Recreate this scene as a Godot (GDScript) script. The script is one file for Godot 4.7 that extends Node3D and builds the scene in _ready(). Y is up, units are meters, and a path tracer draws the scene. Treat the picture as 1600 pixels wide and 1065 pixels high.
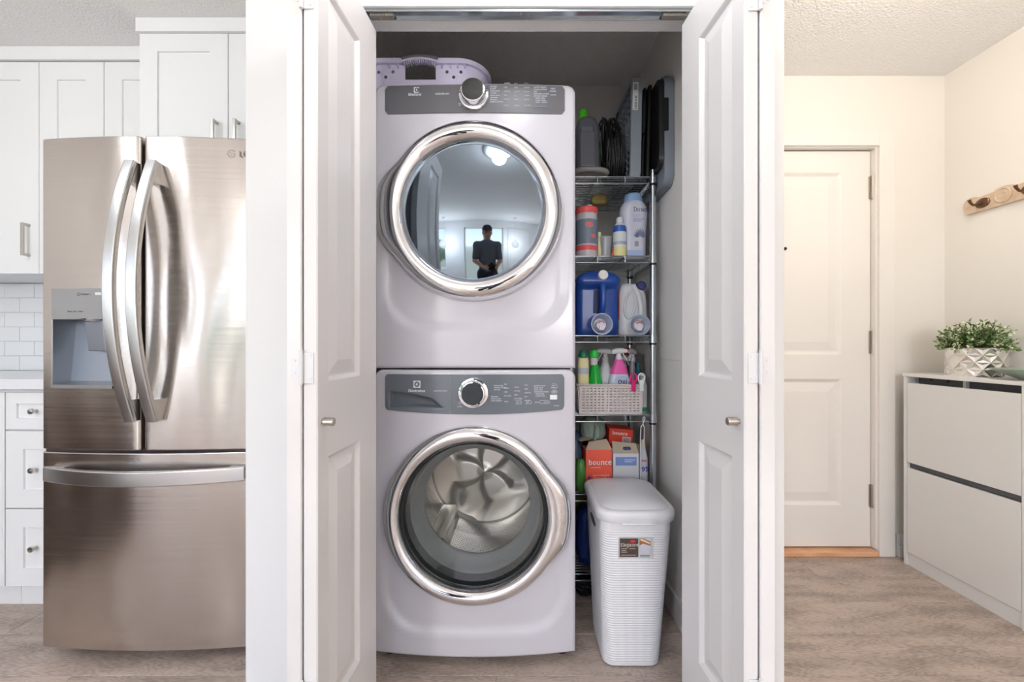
extends Node3D

# A laundry closet between a kitchen and an entry hall. Metres, y up, the camera stands at z = 0 and looks along -z.

class MB:   # collects triangles with normals and uvs; x is the transform that new geometry gets
	var v := PackedVector3Array()
	var n := PackedVector3Array()
	var u := PackedVector2Array()
	var x := Transform3D()

	func tri(a: Vector3, b: Vector3, c: Vector3, na: Vector3, nb: Vector3, nc: Vector3, ua := Vector2.ZERO, ub := Vector2.ZERO, uc := Vector2.ZERO) -> void:
		a = x * a; b = x * b; c = x * c
		var g := (b - a).cross(c - a)
		if g.length_squared() < 1e-18:
			return
		na = (x.basis * na).normalized(); nb = (x.basis * nb).normalized(); nc = (x.basis * nc).normalized()
		if g.dot(na + nb + nc) > 0.0:
			v.append(a); v.append(c); v.append(b)
			n.append(na); n.append(nc); n.append(nb)
			u.append(ua); u.append(uc); u.append(ub)
		else:
			v.append(a); v.append(b); v.append(c)
			n.append(na); n.append(nb); n.append(nc)
			u.append(ua); u.append(ub); u.append(uc)

	func quad(a: Vector3, b: Vector3, c: Vector3, d: Vector3, ua := Vector2(0, 1), ub := Vector2(1, 1), uc := Vector2(1, 0), ud := Vector2(0, 0)) -> void:   # counterclockwise seen from outside
		var m := (b - a).cross(c - a)
		if m.length_squared() < 1e-18:
			m = (c - a).cross(d - a)
		m = m.normalized()
		tri(a, b, c, m, m, m, ua, ub, uc)
		tri(a, c, d, m, m, m, ua, uc, ud)

	func box(c: Vector3, s: Vector3) -> void:
		rbox(c, s, 0.0, 0)

	func span(a: Vector3, b: Vector3, r := 0.0, k := 1) -> void:   # a box between two corners
		rbox((a + b) / 2.0, (b - a).abs(), r, k)

	func rbox(c: Vector3, s: Vector3, r := 0.004, k := 1) -> void:
		var h := s / 2.0
		r = minf(r, minf(h.x, minf(h.y, h.z)) * 0.99)
		for ax in 3:
			var b: int = (ax + 1) % 3
			var e: int = (ax + 2) % 3
			var lb := _steps(h[b], r, k)
			var le := _steps(h[e], r, k)
			for sg in [-1.0, 1.0]:
				var grid := []
				for p in lb:
					var row := []
					for q in le:
						var o := Vector3.ZERO
						o[ax] = h[ax] * sg; o[b] = p; o[e] = q
						var inner := Vector3(clampf(o.x, -h.x + r, h.x - r), clampf(o.y, -h.y + r, h.y - r), clampf(o.z, -h.z + r, h.z - r))
						var dir := Vector3.ZERO
						if r > 0.0:
							dir = (o - inner).normalized()
							o = inner + dir * r
						else:
							dir[ax] = sg
						row.append([o + c, dir, Vector2(p, q)])
					grid.append(row)
				for i in lb.size() - 1:
					for j in le.size() - 1:
						var A = grid[i][j]; var B = grid[i + 1][j]; var C = grid[i + 1][j + 1]; var D = grid[i][j + 1]
						tri(A[0], B[0], C[0], A[1], B[1], C[1], A[2], B[2], C[2])
						tri(A[0], C[0], D[0], A[1], C[1], D[1], A[2], C[2], D[2])

	func _steps(h: float, r: float, k: int) -> Array:
		if r <= 0.0:
			return [-h, h]
		var out := []
		for i in k + 1:
			out.append(-h + r * (1.0 - tan(PI / 4.0 * (1.0 - float(i) / k))))
		for i in k + 1:
			out.append(h - r * (1.0 - tan(PI / 4.0 * (float(i) / k))))
		return out

	# rows of points joined by quads; a row given twice makes a crease
	func loft(rings: Array, wrap := true, cap0 := true, cap1 := true, hint := Vector3.ZERO) -> void:
		var m: int = rings[0].size()
		var rows := rings.size()
		var nn := []
		for i in rows:
			var z := PackedVector3Array(); z.resize(m); nn.append(z)
		var jm := m if wrap else m - 1
		var cen := Vector3.ZERO
		for r in rings:
			for p in r:
				cen += p
		cen /= float(m * rows)
		var vol := 0.0
		for i in rows - 1:
			for j in jm:
				var k := (j + 1) % m
				var a: Vector3 = rings[i][j]; var b: Vector3 = rings[i][k]; var c: Vector3 = rings[i + 1][k]; var d: Vector3 = rings[i + 1][j]
				var g := (c - a).cross(b - d)
				vol += g.dot(hint) if hint != Vector3.ZERO else g.dot((a + b + c + d) / 4.0 - cen)
				nn[i][j] += g; nn[i][k] += g; nn[i + 1][k] += g; nn[i + 1][j] += g
		var sg := 1.0 if vol >= 0.0 else -1.0
		for i in rows:
			for j in m:
				nn[i][j] = (nn[i][j] * sg).normalized()
		for i in rows - 1:
			for j in jm:
				var k := (j + 1) % m
				var u0 := float(j) / jm; var u1 := float(j + 1) / jm
				var v0 := 1.0 - float(i) / (rows - 1); var v1 := 1.0 - float(i + 1) / (rows - 1)
				tri(rings[i][j], rings[i][k], rings[i + 1][k], nn[i][j], nn[i][k], nn[i + 1][k], Vector2(u0, v0), Vector2(u1, v0), Vector2(u1, v1))
				tri(rings[i][j], rings[i + 1][k], rings[i + 1][j], nn[i][j], nn[i + 1][k], nn[i + 1][j], Vector2(u0, v0), Vector2(u1, v1), Vector2(u0, v1))
		if cap0:
			cap(rings[0], cen)
		if cap1:
			cap(rings[rows - 1], cen)

	func cap(ring: PackedVector3Array, away: Vector3) -> void:
		var c := Vector3.ZERO
		for p in ring:
			c += p
		c /= ring.size()
		var g := Vector3.ZERO
		for j in ring.size():
			g += (ring[j] - c).cross(ring[(j + 1) % ring.size()] - c)
		g = g.normalized()
		if g.dot(c - away) < 0.0:
			g = -g
		for j in ring.size():
			tri(c, ring[j], ring[(j + 1) % ring.size()], g, g, g)

	func lathe(prof: Array, seg := 24, c0 := true, c1 := true) -> void:   # (radius, height) round the y axis
		var pts := []
		for i in prof.size():
			pts.append(prof[i])
			if i > 0 and i < prof.size() - 1 and absf((prof[i] - prof[i - 1]).angle_to(prof[i + 1] - prof[i])) > 0.7:
				pts.append(prof[i])
		var rings := []
		for p in pts:
			rings.append(MB.circle(p.x, p.y, seg))
		loft(rings, true, c0, c1)

	static func circle(r: float, y: float, seg := 24) -> PackedVector3Array:
		var out := PackedVector3Array()
		for j in seg:
			var a := TAU * j / seg
			out.append(Vector3(cos(a) * r, y, sin(a) * r))
		return out

	static func rr(hx: float, hz: float, r: float, y: float, k := 4, cx := 0.0, cz := 0.0) -> PackedVector3Array:   # rounded rectangle lying flat
		var out := PackedVector3Array()
		r = minf(r, minf(hx, hz) * 0.999)
		for q in 4:
			var sx: float = [1, -1, -1, 1][q]; var sz: float = [1, 1, -1, -1][q]
			for i in k + 1:
				var a := PI / 2 * (q + float(i) / k)
				out.append(Vector3(cx + sx * (hx - r) + cos(a) * r, y, cz + sz * (hz - r) + sin(a) * r))
		return out

	func tube(pts: Array, r, seg := 8, closed := false, caps := true) -> void:
		var N := pts.size()
		var rings := []
		var side := Vector3.ZERO
		for i in N:
			var t: Vector3
			if closed:
				t = (pts[(i + 1) % N] - pts[(i - 1 + N) % N]).normalized()
			else:
				t = (pts[mini(i + 1, N - 1)] - pts[maxi(i - 1, 0)]).normalized()
			if side == Vector3.ZERO:
				side = t.cross(Vector3.UP if absf(t.y) < 0.9 else Vector3.RIGHT).normalized()
			side = (side - t * side.dot(t)).normalized()
			var up := t.cross(side)
			var rad: float = r[i] if r is Array else r
			var ring := PackedVector3Array()
			for j in seg:
				var a := TAU * j / seg
				ring.append(pts[i] + side * cos(a) * rad + up * sin(a) * rad)
			rings.append(ring)
		if closed:
			rings.append(rings[0])
		loft(rings, true, caps and not closed, caps and not closed, Vector3.ZERO)

	func rod(a: Vector3, b: Vector3, r: float, seg := 6) -> void:
		var t := (b - a).normalized()
		var s := t.cross(Vector3.UP if absf(t.y) < 0.9 else Vector3.RIGHT).normalized()
		var w := t.cross(s)
		for j in seg:
			var a0 := TAU * j / seg; var a1 := TAU * (j + 1) / seg
			var n0 := s * cos(a0) + w * sin(a0); var n1 := s * cos(a1) + w * sin(a1)
			tri(a + n0 * r, a + n1 * r, b + n1 * r, n0, n1, n1)
			tri(a + n0 * r, b + n1 * r, b + n0 * r, n0, n1, n0)
			tri(b, b + n0 * r, b + n1 * r, t, t, t)
			tri(a, a + n0 * r, a + n1 * r, -t, -t, -t)

	# a bar of width 2hw along side and thickness 2hh along up, swept along pts
	func bar(pts: Array, up0: Vector3, hw, hh: float, r: float, k := 2) -> void:
		var rings := []
		var N := pts.size()
		for i in N:
			var t: Vector3 = (pts[mini(i + 1, N - 1)] - pts[maxi(i - 1, 0)]).normalized()
			var up := (up0 - t * up0.dot(t)).normalized()
			var side := t.cross(up)
			var w: float = hw[i] if hw is Array else hw
			var ring := PackedVector3Array()
			for p in MB.rr(w, hh, r, 0.0, k):
				ring.append(pts[i] + side * p.x + up * p.z)
			rings.append(ring)
		loft(rings)

	func prism(poly: PackedVector2Array, z0: float, z1: float) -> void:
		var ix := Geometry2D.triangulate_polygon(poly)
		for i in range(0, ix.size(), 3):
			for q in [[z1, Vector3.BACK], [z0, Vector3.FORWARD]]:
				var P := []
				for w in 3:
					P.append(Vector3(poly[ix[i + w]].x, poly[ix[i + w]].y, q[0]))
				tri(P[0], P[1], P[2], q[1], q[1], q[1], poly[ix[i]], poly[ix[i + 1]], poly[ix[i + 2]])
		var N := poly.size()
		var out := -1.0 if Geometry2D.is_polygon_clockwise(poly) else 1.0
		var fn := []
		for i in N:
			var e := poly[(i + 1) % N] - poly[i]
			fn.append(Vector3(e.y, -e.x, 0).normalized() * out)
		for i in N:
			var a: Vector3 = fn[i]
			var b: Vector3 = fn[i]
			var p: Vector3 = fn[(i - 1 + N) % N]
			var q: Vector3 = fn[(i + 1) % N]
			if a.dot(p) > 0.75: a = (a + p).normalized()
			if b.dot(q) > 0.75: b = (b + q).normalized()
			var A := Vector3(poly[i].x, poly[i].y, z0); var B := Vector3(poly[(i + 1) % N].x, poly[(i + 1) % N].y, z0)
			var A1 := Vector3(A.x, A.y, z1); var B1 := Vector3(B.x, B.y, z1)
			tri(A, B, B1, a, b, b)
			tri(A, B1, A1, a, b, a)

	# a door or drawer front: x 0..w, y 0..h, its face at z = 0, with moulded rectangles given as (inset, depth) steps
	func slab(w: float, h: float, t: float, panels: Array, prof: Array, c := 0.002) -> void:
		var o := [Vector2(0, 0), Vector2(w, 0), Vector2(w, h), Vector2(0, h)]
		var q := [Vector2(c, c), Vector2(w - c, c), Vector2(w - c, h - c), Vector2(c, h - c)]
		for i in 4:
			var j := (i + 1) % 4
			quad(V(o[i], -c), V(o[j], -c), V(q[j], 0), V(q[i], 0))
			quad(V(o[i], -t), V(o[j], -t), V(o[j], -c), V(o[i], -c))
		quad(Vector3(w, 0, -t), Vector3(0, 0, -t), Vector3(0, h, -t), Vector3(w, h, -t))
		if panels.is_empty():
			face(c, c, w - c, h - c, 0)
			return
		var x0: float = panels[0].position.x
		var x1: float = panels[0].end.x
		face(c, c, x0, h - c, 0)
		face(x1, c, w - c, h - c, 0)
		var y := c
		for p in panels:
			face(x0, y, x1, p.position.y, 0)
			y = p.end.y
			var last := Vector2(0, 0)
			for s in prof:
				var a: Rect2 = p.grow(-last.x)
				var b: Rect2 = p.grow(-s.x)
				var A := [a.position, Vector2(a.end.x, a.position.y), a.end, Vector2(a.position.x, a.end.y)]
				var B := [b.position, Vector2(b.end.x, b.position.y), b.end, Vector2(b.position.x, b.end.y)]
				for i in 4:
					var j := (i + 1) % 4
					quad(V(A[i], last.y), V(A[j], last.y), V(B[j], s.y), V(B[i], s.y))
				last = s
			var f: Rect2 = p.grow(-last.x)
			face(f.position.x, f.position.y, f.end.x, f.end.y, last.y)
		face(x0, y, x1, h - c, 0)

	func V(p: Vector2, z: float) -> Vector3:
		return Vector3(p.x, p.y, z)

	func face(x0: float, y0: float, x1: float, y1: float, z: float) -> void:
		if x1 > x0 and y1 > y0:
			quad(Vector3(x0, y0, z), Vector3(x1, y0, z), Vector3(x1, y1, z), Vector3(x0, y1, z), Vector2(x0, y0), Vector2(x1, y0), Vector2(x1, y1), Vector2(x0, y1))

	# a wall of slots: w by h, with cols x rows openings, thickness t, lower left front corner at the origin
	func slotted(w: float, h: float, t: float, cols: int, rows: int, mx: float, my: float, gx: float, gy: float, k := 0.0) -> void:
		var cw := (w - 2 * mx + gx) / cols
		var rh := (h - 2 * my + gy) / rows
		span(Vector3(0, 0, -t), Vector3(w, my, 0)); span(Vector3(0, h - my, -t), Vector3(w, h, 0))
		span(Vector3(0, my, -t), Vector3(mx, h - my, 0)); span(Vector3(w - mx, my, -t), Vector3(w, h - my, 0))
		for i in cols - 1:
			span(Vector3(mx + cw * (i + 1) - gx, my, -t), Vector3(mx + cw * (i + 1), h - my, k))
		for i in rows - 1:
			span(Vector3(mx, my + rh * (i + 1) - gy, -t), Vector3(w - mx, my + rh * (i + 1), 0))

	func done() -> ArrayMesh:
		var arr := []
		arr.resize(Mesh.ARRAY_MAX)
		arr[Mesh.ARRAY_VERTEX] = v
		arr[Mesh.ARRAY_NORMAL] = n
		arr[Mesh.ARRAY_TEX_UV] = u
		var me := ArrayMesh.new()
		me.add_surface_from_arrays(Mesh.PRIMITIVE_TRIANGLES, arr)
		return me


var M := {}
var taken := {}
var rng := RandomNumberGenerator.new()

func numbered(called: String) -> String:
	if not taken.has(called):
		taken[called] = 0
		return called
	taken[called] += 1
	return "%s_%03d" % [called, taken[called]]

func tag(o: Node3D, label: String, category: String, group := "", kind := "") -> void:
	if label: o.set_meta("label", label)
	if category: o.set_meta("category", category)
	if group: o.set_meta("group", group)
	if kind: o.set_meta("kind", kind)

func thing(called: String, label: String, category: String, at := Vector3.ZERO, turn := 0.0, group := "", kind := "") -> Node3D:
	var o := Node3D.new()
	o.name = numbered(called)
	add_child(o)
	o.position = at
	o.rotation.y = turn
	tag(o, label, category, group, kind)
	return o

func part(called: String, mb: MB, m: Material, parent: Node3D, label := "") -> MeshInstance3D:
	return partm(called, mb.done(), m, parent, label)

func partm(called: String, me: Mesh, m: Material, parent: Node3D, label := "") -> MeshInstance3D:
	var o := MeshInstance3D.new()
	o.name = called
	o.mesh = me
	o.material_override = m
	parent.add_child(o, true)
	if label: o.set_meta("label", label)
	return o

func single(called: String, mb: MB, m: Material, label: String, category: String, at := Vector3.ZERO, turn := 0.0, group := "", kind := "") -> MeshInstance3D:
	var o := MeshInstance3D.new()
	o.name = numbered(called)
	o.mesh = mb.done()
	o.material_override = m
	add_child(o)
	o.position = at
	o.rotation.y = turn
	tag(o, label, category, group, kind)
	return o

func struct(called: String, mb: MB, m: Material, label := "") -> MeshInstance3D:
	return single(called, mb, m, label, "", Vector3.ZERO, 0.0, "", "structure")

func mat(c: Color, rough := 0.5, metal := 0.0, spec := 0.5) -> StandardMaterial3D:
	var m := StandardMaterial3D.new()
	m.albedo_color = c
	m.roughness = rough
	m.metallic = metal
	m.metallic_specular = spec
	return m

func hexm(h: String, rough := 0.5, metal := 0.0, spec := 0.5) -> StandardMaterial3D:
	return mat(Color(h), rough, metal, spec)

func clear(c: Color, alpha: float, rough := 0.05) -> StandardMaterial3D:
	var m := mat(c, rough)
	m.albedo_color.a = alpha
	m.transparency = BaseMaterial3D.TRANSPARENCY_ALPHA
	return m

func noise_tex(freq: float, size := 512, normal := false, bump := 4.0, oct := 4, type := FastNoiseLite.TYPE_SIMPLEX_SMOOTH, sd := 1) -> NoiseTexture2D:
	var nz := FastNoiseLite.new()
	nz.noise_type = type
	nz.frequency = freq
	nz.fractal_octaves = oct
	nz.seed = sd
	var t := NoiseTexture2D.new()
	t.width = size; t.height = size
	t.seamless = true
	t.noise = nz
	t.as_normal_map = normal
	t.bump_strength = bump
	return t

func tri_map(m: StandardMaterial3D, s: float) -> StandardMaterial3D:
	m.uv1_triplanar = true
	m.uv1_world_triplanar = true
	m.uv1_scale = Vector3.ONE * s
	return m

# lettering: x centre (or left) and baseline-ish middle at the given spot, cap height h
func text(called: String, s: String, h: float, at: Vector3, m: Material, parent: Node3D, left := false, bold := false, yaw := 0.0, squeeze := 1.0, serif := false, pitch := 0.0) -> MeshInstance3D:
	var t := TextMesh.new()
	var f := SystemFont.new()
	f.font_names = PackedStringArray(["Droid Serif" if serif else "Droid Sans"])
	if bold: f.font_weight = 700
	t.font = f
	t.text = s
	t.font_size = 24
	t.pixel_size = h / 17.0
	t.depth = 0.0006
	t.curve_step = 3.0
	t.line_spacing = -3.0
	t.horizontal_alignment = HORIZONTAL_ALIGNMENT_LEFT if left else HORIZONTAL_ALIGNMENT_CENTER
	var o := partm(called, t, m, parent)
	o.position = at
	o.rotation = Vector3(pitch, yaw, 0)
	o.scale = Vector3(squeeze, 1, 1)
	return o

func xf(o: Vector3, b := Basis.IDENTITY) -> Transform3D:
	return Transform3D(b, o)

func out_z() -> Basis:   # turns a lathe's axis from +y to +z
	return Basis(Vector3.RIGHT, PI / 2)

func _ready() -> void:
	rng.seed = 7
	# --- camera: a level wide lens whose axis meets the frame a little right of and below its middle
	var cam := Camera3D.new()
	cam.name = "camera"
	add_child(cam)
	cam.position = Vector3(0, 1.08, 0)
	cam.near = 0.05
	cam.far = 60.0
	cam.projection = Camera3D.PROJECTION_FRUSTUM
	cam.size = 2.0 * 532.5 / 640.0 * cam.near
	cam.frustum_offset = Vector2(-8.0 / 640.0, 5.5 / 640.0) * cam.near
	cam.current = true
	# --- sky and exposure
	var env := Environment.new()
	var sky := Sky.new()
	var sm := ProceduralSkyMaterial.new()
	sm.sky_top_color = Color(0.60, 0.70, 0.88)
	sm.sky_horizon_color = Color(0.90, 0.92, 0.95)
	sm.ground_bottom_color = Color(0.55, 0.56, 0.52)
	sm.ground_horizon_color = Color(0.72, 0.74, 0.72)
	sky.sky_material = sm
	env.background_mode = Environment.BG_SKY
	env.sky = sky
	env.background_energy_multiplier = 7.0
	env.tonemap_mode = Environment.TONE_MAPPER_LINEAR
	env.tonemap_exposure = 0.775
	env.sdfgi_enabled = true
	env.ssao_enabled = true
	env.ssil_enabled = true
	var we := WorldEnvironment.new()
	we.name = "world_environment"
	we.environment = env
	add_child(we)
	# --- ceiling lamps: fitting, glowing diffuser and a light of its size below it
	ceiling_lamp(Vector3(0.03, 2.455, -0.70), 0.14, Color(0.97, 0.98, 1.0), 0.26, "round flush ceiling lamp in front of the laundry closet")
	ceiling_lamp(Vector3(1.38, 2.455, -1.10), 0.13, Color(1.0, 0.955, 0.90), 0.47, "round warm ceiling lamp in the entry hall")
	ceiling_lamp(Vector3(-2.0, 2.455, -0.55), 0.15, Color(0.96, 0.98, 1.0), 0.34, "round ceiling lamp in front of the fridge and kitchen cabinets")
	pendant(Vector3(-1.6, 1.5, 2.3), Color(0.98, 0.975, 0.97), 3.2, "added fill light as a white globe pendant at the left of the living room behind the camera")
	pendant(Vector3(1.0, 1.5, 2.4), Color(0.98, 0.975, 0.97), 2.2, "added fill light as a white globe pendant at the right of the living room behind the camera")
	materials()
	room()
	entry_door()
	bifolds()
	kitchen()
	fridge()
	washer()
	dryer()
	shelving()
	hamper()
	living_room()
	photographer()
	hall()
	contents()

func ceiling_lamp(at: Vector3, r: float, c: Color, e: float, label: String) -> void:
	var t := thing("ceiling_lamp", label, "lamp", at)
	var b := MB.new()
	b.lathe([Vector2(0.02, 0), Vector2(r + 0.02, 0), Vector2(r + 0.02, -0.02), Vector2(r + 0.008, -0.03), Vector2(r, -0.03)], 40)
	part("rim", b, hexm("f2f2f0", 0.4), t)
	var d := MB.new()
	d.lathe([Vector2(r, -0.028), Vector2(r * 0.92, -0.042), Vector2(r * 0.7, -0.052), Vector2(r * 0.35, -0.058), Vector2(0.002, -0.06)], 40)
	var g := mat(Color.WHITE, 0.4)
	g.emission_enabled = true
	g.emission = c
	g.emission_energy_multiplier = 2.6
	part("diffuser", d, g, t)
	var l := OmniLight3D.new()
	l.name = "light"
	l.light_size = r * 0.5
	l.light_color = c
	l.light_energy = e
	l.omni_range = 20.0
	l.omni_attenuation = 2.0
	l.shadow_enabled = true
	t.add_child(l)
	l.position = Vector3(0, -0.07 - r * 0.5, 0)

func pendant(at: Vector3, c: Color, e: float, label: String) -> void:  # added fill lamp behind the camera, brightens ceilings, fronts and closet
	var t := thing("added_pendant_lamp", label, "lamp", at)
	var b := MB.new()
	b.lathe([Vector2(0.06, 0.955), Vector2(0.06, 0.935), Vector2(0.001, 0.93)], 24)
	b.rod(Vector3(0, 0.12, 0), Vector3(0, 0.94, 0), 0.003, 8)
	b.lathe([Vector2(0.03, 0.165), Vector2(0.035, 0.12), Vector2(0.001, 0.118)], 20)
	part("cord_and_canopy", b, hexm("d8d8d6", 0.4), t)
	b = MB.new()
	var prof := []
	for i in 25:
		var a := -PI / 2 + PI * i / 24.0
		prof.append(Vector2(maxf(cos(a) * 0.14, 0.001), sin(a) * 0.14))
	b.lathe(prof, 36)
	var g := mat(Color.WHITE, 0.4)
	g.emission_enabled = true
	g.emission = c
	g.emission_energy_multiplier = 1.2
	part("globe", b, g, t)
	var l := OmniLight3D.new()
	l.name = "light"
	l.light_color = c
	l.light_energy = e
	l.light_size = 0.12
	l.omni_range = 20.0
	l.omni_attenuation = 2.0
	l.shadow_enabled = true
	t.add_child(l)

func materials() -> void:
	M.wall = tri_map(mat(Color(0.90, 0.90, 0.90), 0.6, 0.0, 0.4), 3.0)
	M.wall.normal_enabled = true
	M.wall.normal_texture = noise_tex(0.06, 512, true, 1.2, 3)
	M.wall.normal_scale = 0.12
	M.entry = M.wall.duplicate()
	M.entry.albedo_color = Color(0.925, 0.905, 0.875)
	M.closet = M.wall.duplicate()
	M.closet.albedo_color = Color(0.92, 0.915, 0.90)
	M.ceiling = tri_map(mat(Color(0.955, 0.95, 0.945), 0.75, 0.0, 0.3), 2.2)
	M.ceiling.heightmap_enabled = true
	M.ceiling.heightmap_texture = noise_tex(0.07, 512, false, 1.0, 3, FastNoiseLite.TYPE_SIMPLEX_SMOOTH, 5)
	M.ceiling.heightmap_scale = 0.32
	M.trim = mat(Color(0.91, 0.905, 0.90), 0.38)
	M.door = mat(Color(0.905, 0.895, 0.895), 0.36)
	M.edoor = mat(Color(0.93, 0.91, 0.885), 0.38)
	M.cab = mat(Color(0.92, 0.925, 0.93), 0.35)
	M.counter = mat(Color(0.90, 0.905, 0.92), 0.2)
	M.tile = mat(Color(0.90, 0.915, 0.93), 0.12)
	M.grout = mat(Color(0.82, 0.82, 0.81), 0.8)
	M.nickel = mat(Color(0.74, 0.72, 0.69), 0.28, 1.0)
	M.bronze = mat(Color(0.66, 0.62, 0.585), 0.3, 0.85)
	M.chrome = mat(Color(0.93, 0.93, 0.94), 0.04, 1.0)
	M.zinc = mat(Color(0.74, 0.77, 0.79), 0.22, 1.0)
	M.enamel = mat(Color(0.785, 0.775, 0.81), 0.22)
	M.black = mat(Color(0.03, 0.03, 0.034), 0.4)
	M.rubber = mat(Color(0.06, 0.062, 0.068), 0.55)
	M.white = mat(Color(0.90, 0.90, 0.91), 0.4)
	M.print = mat(Color(0.86, 0.87, 0.9), 0.5)
	M.dark = mat(Color(0.16, 0.16, 0.17), 0.5)
	# brushed steel: fine horizontal grain, and the slow waves of rolled sheet
	M.steel = mat(Color(0.80, 0.767, 0.74), 0.24, 1.0)
	M.steel.anisotropy_enabled = true
	M.steel.anisotropy = -0.8
	M.steel.normal_enabled = true
	M.steel.normal_texture = sheet_waves()
	M.steel.normal_scale = 0.13
	M.steel.uv1_scale = Vector3(0.5, 0.5, 1)
	M.steel.uv1_offset = Vector3(0.5, 0, 0)
	M.steel2 = mat(Color(0.80, 0.80, 0.80), 0.27, 1.0)
	var grain := Image.create(256, 512, false, Image.FORMAT_RGBA8)
	for y in 512:
		var t := rng.randf()
		for x in 256:
			if rng.randf() < 0.03: t = rng.randf()
			var k := 0.78 + 0.22 * t
			grain.set_pixel(x, y, Color(k, k, k))
	M.steel.roughness_texture = ImageTexture.create_from_image(grain)
	wood()

func sheet_waves() -> Texture2D:   # rolled sheet is never flat: broad slow bumps, longer up and down than across
	var nz := FastNoiseLite.new()
	nz.seed = 11
	nz.frequency = 1.0
	nz.fractal_octaves = 2
	var im := Image.create(256, 256, false, Image.FORMAT_RGBA8)
	for y in 256:
		for x in 256:
			var k := 0.5 + 0.5 * nz.get_noise_2d(x / 256.0 * 6.4, y / 256.0 * 2.0)
			k = clampf(k, 0, 1)
			im.set_pixel(x, y, Color(k, k, k))
	im.bump_map_to_normal_map(14.0)
	return ImageTexture.create_from_image(im)

func wood() -> void:
	var n1 := FastNoiseLite.new(); n1.seed = 3; n1.frequency = 1.0; n1.fractal_octaves = 3
	var n2 := FastNoiseLite.new(); n2.seed = 9; n2.frequency = 1.0; n2.fractal_octaves = 2
	var n3 := FastNoiseLite.new(); n3.seed = 21; n3.frequency = 1.0; n3.fractal_octaves = 2
	var W := 1024
	var strip := 144
	var im := Image.create(W, strip * 5, false, Image.FORMAT_RGB8)
	var light := Color(0.77, 0.705, 0.66)
	var darkc := Color(0.535, 0.485, 0.45)
	for k in 5:
		for y in strip:
			var fy := float(y) / strip
			for x in W:
				var fx := float(x) / W * 7.0
				var bx := minf(fx, 7.0 - fx)   # mirrored, so that the ends meet
				var warp := n1.get_noise_2d(bx * 0.55 + k * 31.0, fy * 1.6) * 1.25
				var ring := pow(0.5 + 0.5 * sin((fy * 3.0 + warp * 3.0) * 11.0), 2.0) - 0.35
				var broad := n2.get_noise_2d(bx * 0.5 + k * 17.0, fy * 2.2 + 50.0)
				var fine := n3.get_noise_2d(fx * 5.0 + k * 7.0, fy * 95.0)
				var t := 0.33 + ring * 0.27 + broad * 0.5 + fine * 0.55
				im.set_pixel(x, k * strip + y, light.lerp(darkc, clampf(t, 0.0, 1.0)))
	M.plank = mat(Color.WHITE, 0.42, 0.0, 0.45)
	M.plank.albedo_texture = ImageTexture.create_from_image(im)

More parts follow.
